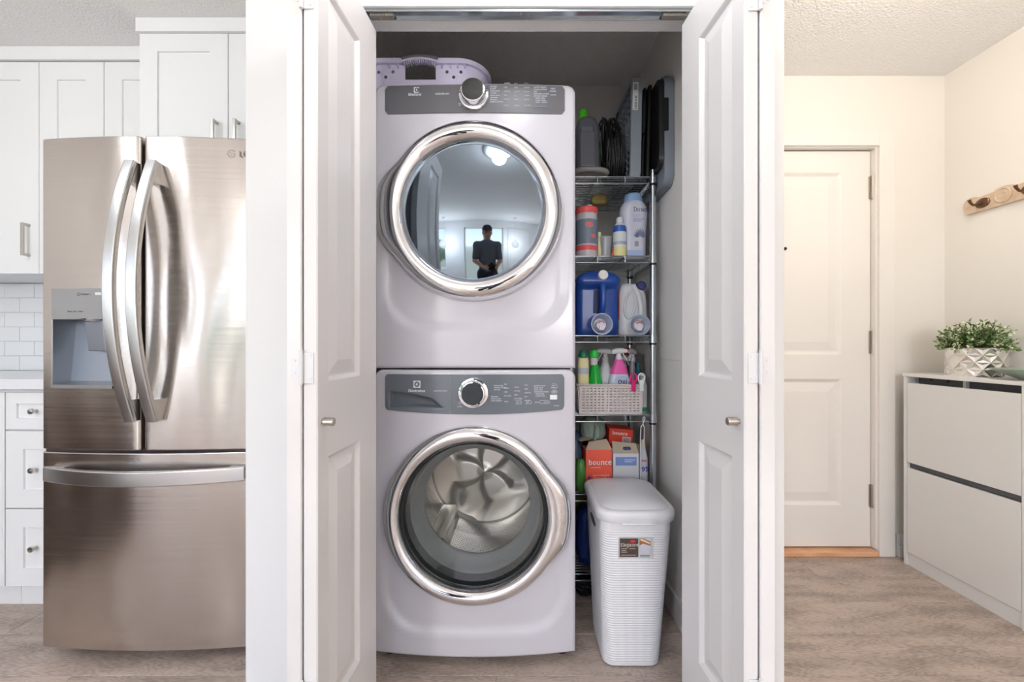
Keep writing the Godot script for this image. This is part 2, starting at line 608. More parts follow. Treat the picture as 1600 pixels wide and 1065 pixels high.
func room() -> void:
	# floor: boards laid across the view, each its own piece on a subfloor
	var b := MB.new()
	b.span(Vector3(-3.6, -0.12, -2.4), Vector3(2.4, -0.014, 3.2))
	var fl := struct("floor", b, hexm("5f554e", 0.8), "grey brown wood look plank floor")
	var L := 1.38
	var row := 0
	var z := -1.337 - 0.193 * 5
	while z < 2.99:
		var x := -3.4 - fposmod(row * 0.517 + (0.37 if row % 3 == 0 else 0.0), 1.0) * L
		while x < 2.19:
			var x0 := maxf(x, -3.4)
			var x1 := minf(x + L, 2.19)
			if x1 - x0 > 0.03:
				var p := MB.new()
				var z1 := minf(z + 0.193, 3.0)
				var k := rng.randi() % 5
				var du := rng.randf()
				var a := Vector3(x0 + 0.0005, 0, z + 0.0005); var c := Vector3(x1 - 0.0005, 0, z1 - 0.0005)
				var e := 0.0017
				var uv := func(q: Vector3) -> Vector2: return Vector2((q.x - x) / L + du, (k + 0.02 + 0.96 * (q.z - z) / 0.193) / 5.0)
				var T := [Vector3(a.x + e, 0, c.z - e), Vector3(c.x - e, 0, c.z - e), Vector3(c.x - e, 0, a.z + e), Vector3(a.x + e, 0, a.z + e)]
				var B := [Vector3(a.x, -e, c.z), Vector3(c.x, -e, c.z), Vector3(c.x, -e, a.z), Vector3(a.x, -e, a.z)]
				p.quad(T[0], T[1], T[2], T[3], uv.call(T[0]), uv.call(T[1]), uv.call(T[2]), uv.call(T[3]))
				for i in 4:
					var j := (i + 1) % 4
					p.quad(B[i], B[j], T[j], T[i], uv.call(B[i]), uv.call(B[j]), uv.call(T[j]), uv.call(T[i]))
					p.quad(B[i] + Vector3.DOWN * 0.011, B[j] + Vector3.DOWN * 0.011, B[j], B[i], uv.call(B[i]), uv.call(B[j]), uv.call(B[j]), uv.call(B[i]))
				part("plank", p, M.plank, fl)
			x += L
		z += 0.193
		row += 1
	b = MB.new()
	b.span(Vector3(-3.6, 2.455, -2.4), Vector3(2.4, 2.6, 3.2))
	struct("ceiling", b, M.ceiling, "white knockdown textured ceiling")
	b = MB.new()
	b.span(Vector3(-3.55, 0, -2.33), Vector3(0.7, 2.455, -2.18))
	struct("wall_back", b, M.closet, "plain painted wall behind the cabinets and the closet")
	b = MB.new()
	b.span(Vector3(0.7, 0, -2.25), Vector3(0.93, 2.455, -2.098)); b.span(Vector3(1.843, 0, -2.25), Vector3(2.34, 2.455, -2.098))
	b.span(Vector3(0.93, 2.093, -2.25), Vector3(1.843, 2.455, -2.098))
	b.span(Vector3(0.7, 0, -2.33), Vector3(2.34, 2.455, -2.25))
	struct("wall_entry", b, M.entry, "cream wall around the entry door")
	b = MB.new()
	b.span(Vector3(2.19, 0, -2.1), Vector3(2.34, 2.455, 3.15))
	struct("wall_right", b, M.entry, "cream wall with the wooden coat rack")
	b = MB.new()   # the closet's front: two piers and the header over its opening
	b.span(Vector3(-0.79, 0, -1.29), Vector3(-0.56, 2.455, -1.19), 0.003); b.span(Vector3(0.612, 0, -1.29), Vector3(0.777, 2.455, -1.19), 0.003)
	b.span(Vector3(-0.5601, 2.063, -1.29), Vector3(0.6121, 2.455, -1.19), 0.003)
	struct("wall_front", b, M.wall, "white piers and header framing the laundry closet")
	b = MB.new()
	b.span(Vector3(-0.79, 0, -2.18), Vector3(-0.6, 2.455, -1.29))
	struct("wall_closet_left", b, M.closet, "wall between fridge and laundry closet")
	b = MB.new()
	b.span(Vector3(0.628, 0, -2.18), Vector3(0.777, 2.455, -1.29))
	struct("wall_closet_right", b, M.closet, "pale right wall inside the laundry closet")
	# the room behind the camera: windows on the left and rear, a white door
	b = MB.new()
	wall_with_windows(b, -3.4, -2.2, 3.15, [[0.55, 1.45, 0.55, 2.15], [1.75, 2.75, 0.55, 2.15]])
	struct("wall_left", b, M.wall, "left wall of the room with two windows")
	window_unit(1, Vector3(-3.4, 0.55, 0.55), 0.9, 1.6)
	window_unit(2, Vector3(-3.4, 0.55, 1.75), 1.0, 1.6)
	window_unit(3, Vector3(-3.2, 0.5, 3.0), 1.45, 1.7, PI / 2)
	window_unit(4, Vector3(-0.95, 0.0, 3.0), 1.6, 2.15, PI / 2)  # glazed opening added so that daylight reaches deep into the closet
	b = MB.new()
	b.span(Vector3(-3.55, 0, 3.0), Vector3(-3.2, 2.455, 3.15)); b.span(Vector3(-3.2, 0, 3.0), Vector3(-1.75, 0.5, 3.15)); b.span(Vector3(-3.2, 2.2, 3.0), Vector3(-1.75, 2.455, 3.15)); b.span(Vector3(-1.75, 0, 3.0), Vector3(-0.95, 2.455, 3.15)); b.span(Vector3(-0.95, 2.15, 3.0), Vector3(0.65, 2.455, 3.15)); b.span(Vector3(0.65, 0, 3.0), Vector3(2.34, 2.455, 3.15))
	struct("wall_rear", b, M.wall, "rear wall of the room behind the camera")
	for i in 1:
		var d := Node3D.new()
		d.name = "door_%d" % (4 + i)
		add_child(d)
		tag(d, "white panelled closet door at the right of the rear wall", "", "", "structure")
		var p := MB.new()
		p.slab(0.76, 2.03, 0.035, [Rect2(0.11, 0.2, 0.54, 0.62), Rect2(0.11, 1.0, 0.54, 0.9)], [Vector2(0.01, -0.008), Vector2(0.016, -0.008), Vector2(0.05, -0.002)])
		part("leaf", p, M.door, d)
		p = MB.new()
		p.span(Vector3(-0.09, 0, -0.02), Vector3(-0.003, 2.12, -0.001)); p.span(Vector3(0.763, 0, -0.02), Vector3(0.85, 2.12, -0.001)); p.span(Vector3(-0.003, 2.033, -0.02), Vector3(0.763, 2.12, -0.001))
		part("casing", p, M.trim, d)
		d.rotation.y = PI
		d.position = Vector3(1.7, 0.005, 2.964)
	# skirting
	b = MB.new()
	b.span(Vector3(1.935, 0, -2.098), Vector3(2.19, 0.052, -2.074), 0.002); b.span(Vector3(1.935, 0.05, -2.098), Vector3(2.19, 0.115, -2.084), 0.002)
	struct("baseboard_entry", b, M.trim, "short stepped white skirting beside the entry door")
	b = MB.new()
	b.span(Vector3(0.614, 0, -2.18), Vector3(0.628, 0.10, -1.29), 0.003)
	struct("baseboard_right", b, M.trim, "white skirting along the right wall inside the closet")
	b = MB.new()
	b.span(Vector3(-0.6, 0, -2.18), Vector3(0.614, 0.10, -2.166), 0.003)
	struct("baseboard_back", b, M.trim, "white skirting along the back wall inside the closet")
	b = MB.new()   # the lighter wall panel seam on the right closet wall
	b.span(Vector3(0.6255, 1.02, -2.18), Vector3(0.6285, 1.36, -1.3), 0.0008)
	struct("trim_1", b, M.closet, "flat access panel on the right wall inside the closet")

func wall_with_windows(b: MB, x: float, z0: float, z1: float, holes: Array) -> void:
	var z := z0
	for h in holes:
		b.span(Vector3(x - 0.15, 0, z), Vector3(x, 2.455, h[0]))
		b.span(Vector3(x - 0.15, 0, h[0]), Vector3(x, h[2], h[1]))
		b.span(Vector3(x - 0.15, h[3], h[0]), Vector3(x, 2.455, h[1]))
		z = h[1]
	b.span(Vector3(x - 0.15, 0, z), Vector3(x, 2.455, z1))

func window_unit(num: int, at: Vector3, w: float, h: float, turn := 0.0) -> void:
	var t := Node3D.new()
	t.name = "window_%d" % num
	add_child(t)
	t.position = at
	t.rotation.y = turn
	tag(t, ["white framed window in the left wall, nearer the kitchen", "white framed window in the left wall, farther from the kitchen", "wide white framed window in the rear wall", "white framed glass patio doors added in the rear wall to light the closet opposite"][num - 1], "", "", "structure")
	var b := MB.new()
	for q in [[0.0, 0.05], [w / 2 - 0.025, w / 2 + 0.025], [w - 0.05, w]]:
		b.span(Vector3(-0.11, 0, q[0]), Vector3(-0.05, h, q[1]), 0.004)
	for q in [[0.0, 0.05], [h - 0.05, h]]:
		b.span(Vector3(-0.11, q[0], 0), Vector3(-0.05, q[1], w), 0.004)
	part("frame", b, M.trim, t)
	for i in 2:
		b = MB.new()
		b.span(Vector3(-0.083, 0.05, 0.05 + i * (w / 2 - 0.025)), Vector3(-0.079, h - 0.05, w / 2 - 0.025 + i * (w / 2 - 0.025)))
		part("pane", b, clear(Color(0.95, 0.98, 1.0), 0.04, 0.02), t)

func entry_door() -> void:
	var d := Node3D.new()
	d.name = "door_1"
	add_child(d)
	d.position = Vector3(0.935, 0.032, -2.125)
	tag(d, "cream two panel entry door with three metal hinges", "", "", "structure")
	var b := MB.new()
	b.slab(0.898, 2.051, 0.045, [Rect2(0.15, 0.215, 0.598, 0.655), Rect2(0.15, 0.995, 0.598, 0.945)], [Vector2(0.005, -0.003), Vector2(0.016, -0.012), Vector2(0.022, -0.012), Vector2(0.066, -0.004)])
	part("leaf", b, M.edoor, d)
	for y in [0.205, 1.0, 1.80]:
		b = MB.new()
		b.x = xf(Vector3(0.902, y, 0.008))
		b.lathe([Vector2(0.001, 0), Vector2(0.0085, 0), Vector2(0.0085, 0.02), Vector2(0.0075, 0.021), Vector2(0.0075, 0.099), Vector2(0.0085, 0.1), Vector2(0.0085, 0.12), Vector2(0.001, 0.12)], 14)
		b.span(Vector3(-0.014, 0.002, -0.009), Vector3(0.0, 0.118, -0.004), 0.001); b.span(Vector3(0.0, 0.002, -0.009), Vector3(0.006, 0.118, -0.004), 0.001)
		part("hinge", b, M.bronze, d, "bronze hinge")
	b = MB.new()
	b.x = xf(Vector3(0.455, 1.545, 0.0), out_z())
	b.lathe([Vector2(0.001, 0.0), Vector2(0.008, 0), Vector2(0.008, 0.004), Vector2(0.005, 0.006), Vector2(0.001, 0.003)], 16)
	part("peephole", b, M.black, d, "dark peephole")
	b = MB.new()   # jamb and casing
	b.span(Vector3(0.90, 0, -0.06), Vector3(0.918, 2.07, 0.028), 0.001); b.span(Vector3(-0.02, 2.056, -0.06), Vector3(0.9, 2.072, 0.028), 0.001); b.span(Vector3(-0.02, 0, -0.06), Vector3(-0.002, 2.07, 0.028), 0.001)
	part("jamb", b, M.edoor, d)
	b = MB.new()
	b.span(Vector3(0.909, -0.032, 0.0275), Vector3(0.99, 2.134, 0.042), 0.002); b.span(Vector3(-0.095, 2.061, 0.0275), Vector3(0.9095, 2.134, 0.042), 0.002); b.span(Vector3(-0.095, -0.032, 0.0275), Vector3(-0.011, 2.061, 0.042), 0.002)
	part("casing", b, M.edoor, d)
	b = MB.new()
	b.span(Vector3(0.925, 0.0, -2.16), Vector3(1.842, 0.026, -2.08), 0.005, 2)
	var th := struct("trim_2", b, hexm("f0c9ab", 0.45), "reddish wooden threshold under the entry door")
	th.material_override.albedo_texture = noise_tex(0.03, 128)
	th.material_override.albedo_texture.color_ramp = ramp([Color(0.85, 0.74, 0.64), Color(1, 0.95, 0.9)])

func ramp(cs: Array) -> Gradient:
	var g := Gradient.new()
	g.colors = PackedColorArray(cs)
	var o := PackedFloat32Array()
	for i in cs.size(): o.append(float(i) / (cs.size() - 1))
	g.offsets = o
	return g

# one leaf of a folding door: from its far edge to its near one; its face looks along +x when s is 1
func leaf(far: Vector2, near: Vector2, s: float, parent: Node3D, far_stile: float, near_stile: float) -> MeshInstance3D:
	var w := far.distance_to(near)
	var b := MB.new()
	# local x runs along the leaf, from near to far for s = 1 and from far to near for s = -1, so that z points at the opening
	var p0 := near if s > 0 else far
	var p1 := far if s > 0 else near
	var ex := Vector3(p1.x - p0.x, 0, p1.y - p0.y) / w
	var ez := ex.cross(Vector3.UP)
	b.x = Transform3D(Basis(ex, Vector3.UP, ez), Vector3(p0.x, 0.02, p0.y))
	var l := near_stile if s > 0 else far_stile
	var r := far_stile if s > 0 else near_stile
	b.slab(w, 2.002, 0.031, [Rect2(l, 0.195, w - l - r, 0.605), Rect2(l, 0.975, w - l - r, 0.917)], [Vector2(0.003, -0.002), Vector2(0.010, -0.010), Vector2(0.015, -0.010), Vector2(0.047, -0.0025)], 0.0025)
	return part("leaf", b, M.door, parent)

func bifolds() -> void:
	for s in [1.0, -1.0]:
		var d := Node3D.new()
		d.name = "door_%d" % (2 if s > 0 else 3)
		add_child(d)
		tag(d, "white bifold closet door folded open at the left of the washer" if s > 0 else "white bifold closet door folded open at the right of the hamper", "", "", "structure")
		var far := Vector2(-0.423, -1.232) if s > 0 else Vector2(0.486, -1.21)
		var near := Vector2(-0.443, -0.909) if s > 0 else Vector2(0.507, -0.914)
		leaf(far, near, s, d, 0.112 if s > 0 else 0.099, 0.046)
		var far2 := Vector2(far.x - s * 0.078, far.y)
		var near2 := Vector2(near.x - s * 0.0355, near.y)
		leaf(far2, near2, s, d, 0.1, 0.046)
		var k := MB.new()
		k.x = Transform3D(Basis(Vector3.FORWARD, -s * PI / 2), Vector3(near.x - s * 0.0002, 0.905, near.y - 0.02))
		k.x.basis = Basis(Vector3(0, 1, 0), Vector3(s, 0, 0), Vector3(0, 0, -s))
		k.lathe([Vector2(0.001, -0.001), Vector2(0.0065, -0.001), Vector2(0.0065, 0.006), Vector2(0.0095, 0.007), Vector2(0.0095, 0.027), Vector2(0.0085, 0.0285), Vector2(0.001, 0.0285)], 24)
		part("knob", k, M.nickel, d, "brushed metal knob")
		for y in [0.30, 1.03, 1.86]:
			var h := MB.new()
			var kx: float = near.x - s * 0.0333
			var z: float = near.y + 0.003
			h.rod(Vector3(kx, y - 0.038, z + 0.003), Vector3(kx, y + 0.038, z + 0.003), 0.0042, 10)
			h.span(Vector3(kx + s * 0.002, y - 0.036, z - 0.0035), Vector3(kx + s * 0.025, y - 0.004 + 0.036, z - 0.0012), 0.0006)
			h.span(Vector3(kx - s * 0.002, y - 0.02, z - 0.0035), Vector3(kx - s * 0.024, y + 0.022, z - 0.0012), 0.0006)
			for q in [[0.018, -0.027], [0.018, 0.024], [-0.017, -0.012], [-0.017, 0.014]]:
				h.x = xf(Vector3(kx + s * q[0], y + q[1], z - 0.0014), out_z())
				h.lathe([Vector2(0.0032, 0), Vector2(0.0026, 0.0014), Vector2(0.0004, 0.0012)], 10)
				h.x = Transform3D()
			part("hinge", h, M.white, d, "white painted butt hinge")
	# the track in the head of the opening
	var t := thing("door_track", "metal sliding track of the bifold doors under the closet header", "door track", Vector3(0, 2.063, -1.2145))
	var b := MB.new()
	b.span(Vector3(-0.556, -0.003, -0.017), Vector3(0.0265, 0.0, 0.017)); b.span(Vector3(0.0275, -0.003, -0.017), Vector3(0.608, 0.0, 0.017))
	for z in [-0.017, 0.0145]:
		b.span(Vector3(-0.556, -0.009, z), Vector3(0.0265, -0.002, z + 0.0025), 0.0005); b.span(Vector3(0.0275, -0.009, z), Vector3(0.608, -0.002, z + 0.0025), 0.0005)
	part("channel", b, M.zinc, t)
	for x in [-0.40, 0.465]:
		b = MB.new()
		b.span(Vector3(x - 0.035, -0.014, -0.008), Vector3(x + 0.035, -0.003, 0.008), 0.002)
		for i in 9:
			b.span(Vector3(x - 0.033 + i * 0.0075, -0.0155, -0.0092), Vector3(x - 0.029 + i * 0.0075, -0.003, 0.0092))
		part("slider", b, hexm("8f8a82", 0.5), t)
	for x in [0.012, 0.042]:
		b = MB.new()
		b.x = xf(Vector3(x, -0.003, 0.0))
		b.lathe([Vector2(0.0045, 0), Vector2(0.0035, -0.0015), Vector2(0.0005, -0.001)], 10)
		part("screw", b, M.bronze, t)

const SHAKER := [Vector2(0.0008, -0.007), Vector2(0.004, -0.008)]

func pull(parent: Node3D, at: Vector3, length: float, vertical: bool) -> void:   # a square bar pull
	var b := MB.new()
	var l := length / 2
	if vertical:
		b.span(at + Vector3(-0.006, -l, 0.022), at + Vector3(0.006, l, 0.031), 0.0015)
		b.span(at + Vector3(-0.006, -l, 0), at + Vector3(0.006, -l + 0.011, 0.025), 0.0012); b.span(at + Vector3(-0.006, l - 0.011, 0), at + Vector3(0.006, l, 0.025), 0.0012)
	else:
		b.span(at + Vector3(-l, -0.006, 0.022), at + Vector3(l, 0.006, 0.031), 0.0015)
		b.span(at + Vector3(-l, -0.006, 0), at + Vector3(-l + 0.011, 0.006, 0.025), 0.0012); b.span(at + Vector3(l - 0.011, -0.006, 0), at + Vector3(l, 0.006, 0.025), 0.0012)
	part("handle", b, M.nickel, parent, "nickel bar pull")

func front(called: String, parent: Node3D, at: Vector3, w: float, h: float, rail: float) -> MeshInstance3D:
	var b := MB.new()
	b.slab(w, h, 0.019, [Rect2(rail, rail, w - 2 * rail, h - 2 * rail)], SHAKER)
	var o := part(called, b, M.cab, parent)
	o.position = at
	return o

func kitchen() -> void:
	# uppers on the left, their doors 1.9 m away
	var group := "white shaker upper cabinets left of the fridge"
	var edges := [-3.0, -2.58, -2.2195, -1.9175, -1.612]
	for i in 4:
		var w: float = edges[i + 1] - edges[i]
		var t := thing("upper_cabinet", ["white shaker upper cabinet farthest left, at the edge of the frame", "white shaker upper cabinet with a nickel bar pull at its lower corner", "white shaker upper cabinet above and behind the fridge's left end", "narrow white shaker upper cabinet tucked behind the cabinet over the fridge"][i], "cabinet", Vector3(edges[i], 1.406, -1.9), 0, group)
		var b := MB.new()
		b.span(Vector3(0.0005, 0, -0.278), Vector3(w - 0.0005, 0.985, -0.0195))
		part("body", b, M.cab, t)
		var d := front("door", t, Vector3(0.0015, 0.002, 0), w - 0.003, 0.983, 0.083)
		if i == 1:
			pull(d, Vector3(w - 0.045, 0.155, 0), 0.15, true)
	var c := MB.new()
	c.span(Vector3(-3.0, 2.394, -2.17), Vector3(-1.612, 2.4555, -1.888), 0.002)
	single("crown_filler", c, M.cab, "flat white filler board between the left upper cabinets and the ceiling", "trim board")
	# the deep cabinet over the fridge
	var t := thing("bridge_cabinet", "deep white shaker cabinet directly over the fridge with two doors", "cabinet", Vector3(-1.603, 1.83, -1.735))
	var b := MB.new()
	b.span(Vector3(0, 0, -0.44), Vector3(0.76, 0.567, -0.0195))
	part("body", b, M.cab, t)
	for i in 2:
		var d := front("door", t, Vector3(0.002 + i * 0.378, 0.002, 0), 0.375, 0.565, 0.076)
		pull(d, Vector3([0.33, 0.044][i], 0.115, 0), 0.15, true)
	c = MB.new()
	c.span(Vector3(-1.606, 2.3975, -2.17), Vector3(-0.843, 2.4555, -1.722), 0.002)
	single("crown_filler", c, M.cab, "flat white filler board between the cabinet over the fridge and the ceiling", "trim board")
	# base cabinets
	t = thing("base_cabinet", "white shaker base cabinet with three drawers beside the fridge", "cabinet", Vector3(-2.066, 0, -1.652))
	b = MB.new()
	b.span(Vector3(0.0005, 0.1, -0.52), Vector3(0.412, 0.9, -0.0195)); b.span(Vector3(0.0005, 0, -0.52), Vector3(0.412, 0.1, -0.055))
	part("body", b, M.cab, t)
	for q in [[0.104, 0.311], [0.42, 0.310], [0.737, 0.150]]:
		var d := front("drawer", t, Vector3(0.002, q[0], 0), 0.408, q[1], 0.072 if q[1] > 0.2 else 0.045)
		b = MB.new()
		b.x = xf(Vector3(0.118, q[1] / 2, -0.008), out_z())
		b.lathe([Vector2(0.006, 0), Vector2(0.005, 0.012), Vector2(0.011, 0.018), Vector2(0.011, 0.024), Vector2(0.001, 0.026)], 16)
		part("knob", b, M.nickel, d)
	t = thing("base_cabinet", "white shaker base cabinet at the left edge of the frame below the counter", "cabinet", Vector3(-2.9, 0, -1.652))
	b = MB.new()
	b.span(Vector3(0, 0.1, -0.52), Vector3(0.833, 0.9, -0.0195)); b.span(Vector3(0, 0, -0.52), Vector3(0.833, 0.1, -0.055))
	part("body", b, M.cab, t)
	front("door", t, Vector3(0.002, 0.104, 0), 0.828, 0.783, 0.072)
	b = MB.new()
	b.span(Vector3(-2.95, 0.9, -2.165), Vector3(-1.665, 0.942, -1.628), 0.004, 2)
	single("countertop", b, M.counter, "white stone countertop left of the fridge", "countertop")
	# backsplash: running bond of glossy tiles in pale grout
	t = thing("backsplash", "white subway tile backsplash under the upper cabinets", "backsplash", Vector3(-2.95, 0.942, -2.18))
	b = MB.new()
	b.span(Vector3(0, 0.001, 0.0005), Vector3(1.285, 0.462, 0.006))
	part("grout", b, M.grout, t)
	for j in 6:
		var x := 0.0 - (0.0 if j % 2 == 0 else 0.078)
		while x < 1.285:
			var x0 := maxf(x, 0.0) + 0.001
			var x1 := minf(x + 0.156, 1.285) - 0.001
			if x1 - x0 > 0.01:
				b = MB.new()
				b.span(Vector3(x0, 0.002 + j * 0.0768, 0.004), Vector3(x1, 0.0765 + j * 0.0768, 0.0095), 0.001)
				part("tile", b, M.tile, t)
			x += 0.156
	b = MB.new()
	b.x = xf(Vector3(-2.62, 1.406, -2.02))
	b.lathe([Vector2(0.001, -0.012), Vector2(0.03, -0.012), Vector2(0.033, -0.006), Vector2(0.033, 0)], 20)
	single("puck_light", b, hexm("6d6a64", 0.4), "small dark puck light under the left upper cabinet", "light fitting")

# a bowed sheet over the grid xs x ys; zf gives the depth; holes are left open
func sheet(b: MB, xs: Array, ys: Array, zf: Callable, holes: Array) -> void:
	var P := []
	for y in ys:
		var row := []
		for x in xs:
			row.append(zf.call(x, y))
		P.append(row)
	for j in ys.size() - 1:
		for i in xs.size() - 1:
			var skip := false
			for h in holes:
				if h is Rect2 and h.grow(1e-4).encloses(Rect2(xs[i], ys[j], xs[i + 1] - xs[i], ys[j + 1] - ys[j])):
					skip = true
				if h is Vector3 and Vector2(xs[i] - h.x, ys[j] - h.y).length() < h.z and Vector2(xs[i + 1] - h.x, ys[j + 1] - h.y).length() < h.z:
					skip = true
			if skip:
				continue
			var n := []
			for q in [[i, j], [i + 1, j], [i + 1, j + 1], [i, j + 1]]:
				var a: int = q[0]
				var c: int = q[1]
				var dx: Vector3 = P[c][mini(a + 1, xs.size() - 1)] - P[c][maxi(a - 1, 0)]
				var dy: Vector3 = P[mini(c + 1, ys.size() - 1)][a] - P[maxi(c - 1, 0)][a]
				n.append(dx.cross(dy).normalized())
			var A: Vector3 = P[j][i]; var B: Vector3 = P[j][i + 1]; var C: Vector3 = P[j + 1][i + 1]; var D: Vector3 = P[j + 1][i]
			var U := [Vector2(xs[i], ys[j]), Vector2(xs[i + 1], ys[j]), Vector2(xs[i + 1], ys[j + 1]), Vector2(xs[i], ys[j + 1])]
			b.tri(A, B, C, n[0], n[1], n[2], U[0], U[1], U[2])
			b.tri(A, C, D, n[0], n[2], n[3], U[0], U[2], U[3])

func stops(a: float, b: float, n: int, r: float, extra := []) -> Array:   # grid lines, closer together near both ends
	var out := []
	for i in 5:
		out.append(a + r * (1.0 - cos(PI / 2 * i / 5.0)))
		out.append(b - r * (1.0 - cos(PI / 2 * i / 5.0)))
	for i in n + 1:
		out.append(lerpf(a + r, b - r, float(i) / n))
	out.append_array(extra)
	out.sort()
	var clean := [out[0]]
	for x in out:
		if x - clean[-1] > 0.0004: clean.append(x)
	return clean

func rounding(d: float, r: float) -> float:
	if d >= r: return 0.0
	var k := r - maxf(d, 0.0)
	return r - sqrt(maxf(r * r - k * k, 0.0))

# ---------------------------------------------------------------- fridge
func fridge() -> void:
	var t := thing("refrigerator", "stainless steel french door refrigerator with ice dispenser and bottom freezer drawer", "refrigerator", Vector3(-1.28, 0, -1.42))
	var b := MB.new()
	b.span(Vector3(-0.365, 0.05, -0.475), Vector3(0.365, 1.775, -0.062), 0.004); b.span(Vector3(-0.34, 0.0, -0.46), Vector3(0.34, 0.06, -0.09))
	b.span(Vector3(-0.34, 1.77, -0.2), Vector3(-0.27, 1.79, -0.03), 0.005); b.span(Vector3(0.27, 1.77, -0.2), Vector3(0.34, 1.79, -0.03), 0.005)
	part("cabinet", b, hexm("6f7073", 0.45, 0.3), t)
	b = MB.new()
	b.span(Vector3(-0.36, 0.70, -0.065), Vector3(0.36, 0.725, -0.006)); b.span(Vector3(-0.012, 0.71, -0.065), Vector3(0.02, 1.78, -0.012))
	part("gasket", b, hexm("3a3338", 0.6), t)
	var bow := func(x: float) -> float: return 0.024 * (1.0 - pow(x / 0.37, 2.0))
	for q in [["door", -0.37, -0.0075, 0.718, 1.792], ["door", 0.0065, 0.37, 0.718, 1.792], ["drawer", -0.37, 0.37, 0.033, 0.709]]:
		var x0: float = q[1]; var x1: float = q[2]; var y0: float = q[3]; var y1: float = q[4]
		var hole := Rect2(-0.322, 0.932, 0.225, 0.338)
		var disp := x1 < 0.0
		var xs := stops(x0, x1, 24, 0.012, [hole.position.x, hole.end.x] if disp else [])
		var ys := stops(y0, y1, 24, 0.005, [hole.position.y, hole.end.y] if disp else [])
		b = MB.new()
		var zf := func(x: float, y: float) -> Vector3:
			var d := minf(x - x0, x1 - x)
			var e := minf(y - y0, y1 - y)
			return Vector3(x, y, bow.call(x) - rounding(d, 0.012) - rounding(e, 0.005))
		sheet(b, xs, ys, zf, [hole] if disp else [])
		# edges of the door, back to the gasket
		for k in 2:
			var X: float = [x0, x1][k]
			var Z: float = bow.call(X) - 0.012
			var s: float = [-1.0, 1.0][k]
			var A := Vector3(X, y0, Z); var B := Vector3(X, y0, -0.058); var C := Vector3(X, y1, -0.058); var D := Vector3(X, y1, Z)
			if s < 0: b.quad(B, A, D, C)
			else: b.quad(A, B, C, D)
		for i in xs.size() - 1:
			for k in 2:
				var Y: float = [y0, y1][k]
				var A: Vector3 = zf.call(xs[i], Y); var B: Vector3 = zf.call(xs[i + 1], Y)
				var C := Vector3(B.x, Y, -0.058); var D := Vector3(A.x, Y, -0.058)
				if k == 1: b.quad(A, B, C, D)
				else: b.quad(D, C, B, A)
		var d := part(q[0], b, M.steel, t)
		if disp:
			dispenser(d, hole, bow)
		if q[0] == "drawer":
			fridge_handle(d, Vector3(-0.327, 0.64, bow.call(-0.327)), Vector3(0.347, 0.64, bow.call(0.347)), 0.0245, 0.062, true)
		else:
			var hx := -0.023 if disp else 0.052
			fridge_handle(d, Vector3(hx, 0.822, 0.022), Vector3(hx, 1.697, 0.022), 0.0175, 0.075, false)
		if x0 > 0.0:
			logo(d, Vector3(0.318, 1.737, bow.call(0.318) + 0.001))

func fridge_handle(parent: Node3D, a: Vector3, c: Vector3, hw: float, out: float, flat: bool) -> void:
	var pts := []
	var n := 36
	for i in n + 1:
		var s := float(i) / n
		var e := a.lerp(c, s)
		e.z += 0.016 + out * (1.0 - pow(absf(2.0 * s - 1.0), 2.0))
		pts.append(e)
	var b := MB.new()
	b.bar(pts, Vector3.BACK, hw, 0.009, 0.004)
	for i in 2:   # the feet: wedges under both ends
		var foot := []
		for k in 4:
			var p: Vector3 = pts[k if i == 0 else n - k]
			foot.append(p)
		for k in 3:
			var p: Vector3 = foot[k]; var q: Vector3 = foot[k + 1]
			var side := Vector3(hw * 0.8, 0, 0) if not flat else Vector3(0, hw * 0.8, 0)
			var zb := a.z - 0.03 if flat else -0.002
			var P := [p - side, p + side, q + side, q - side]
			var Q := []
			for w in P: Q.append(Vector3(w.x, w.y, zb))
			for w in 4:
				var w2 := (w + 1) % 4
				b.quad(P[w], P[w2], Q[w2], Q[w])
	part("handle", b, M.steel2, parent, "curved bar handle bowed outward")

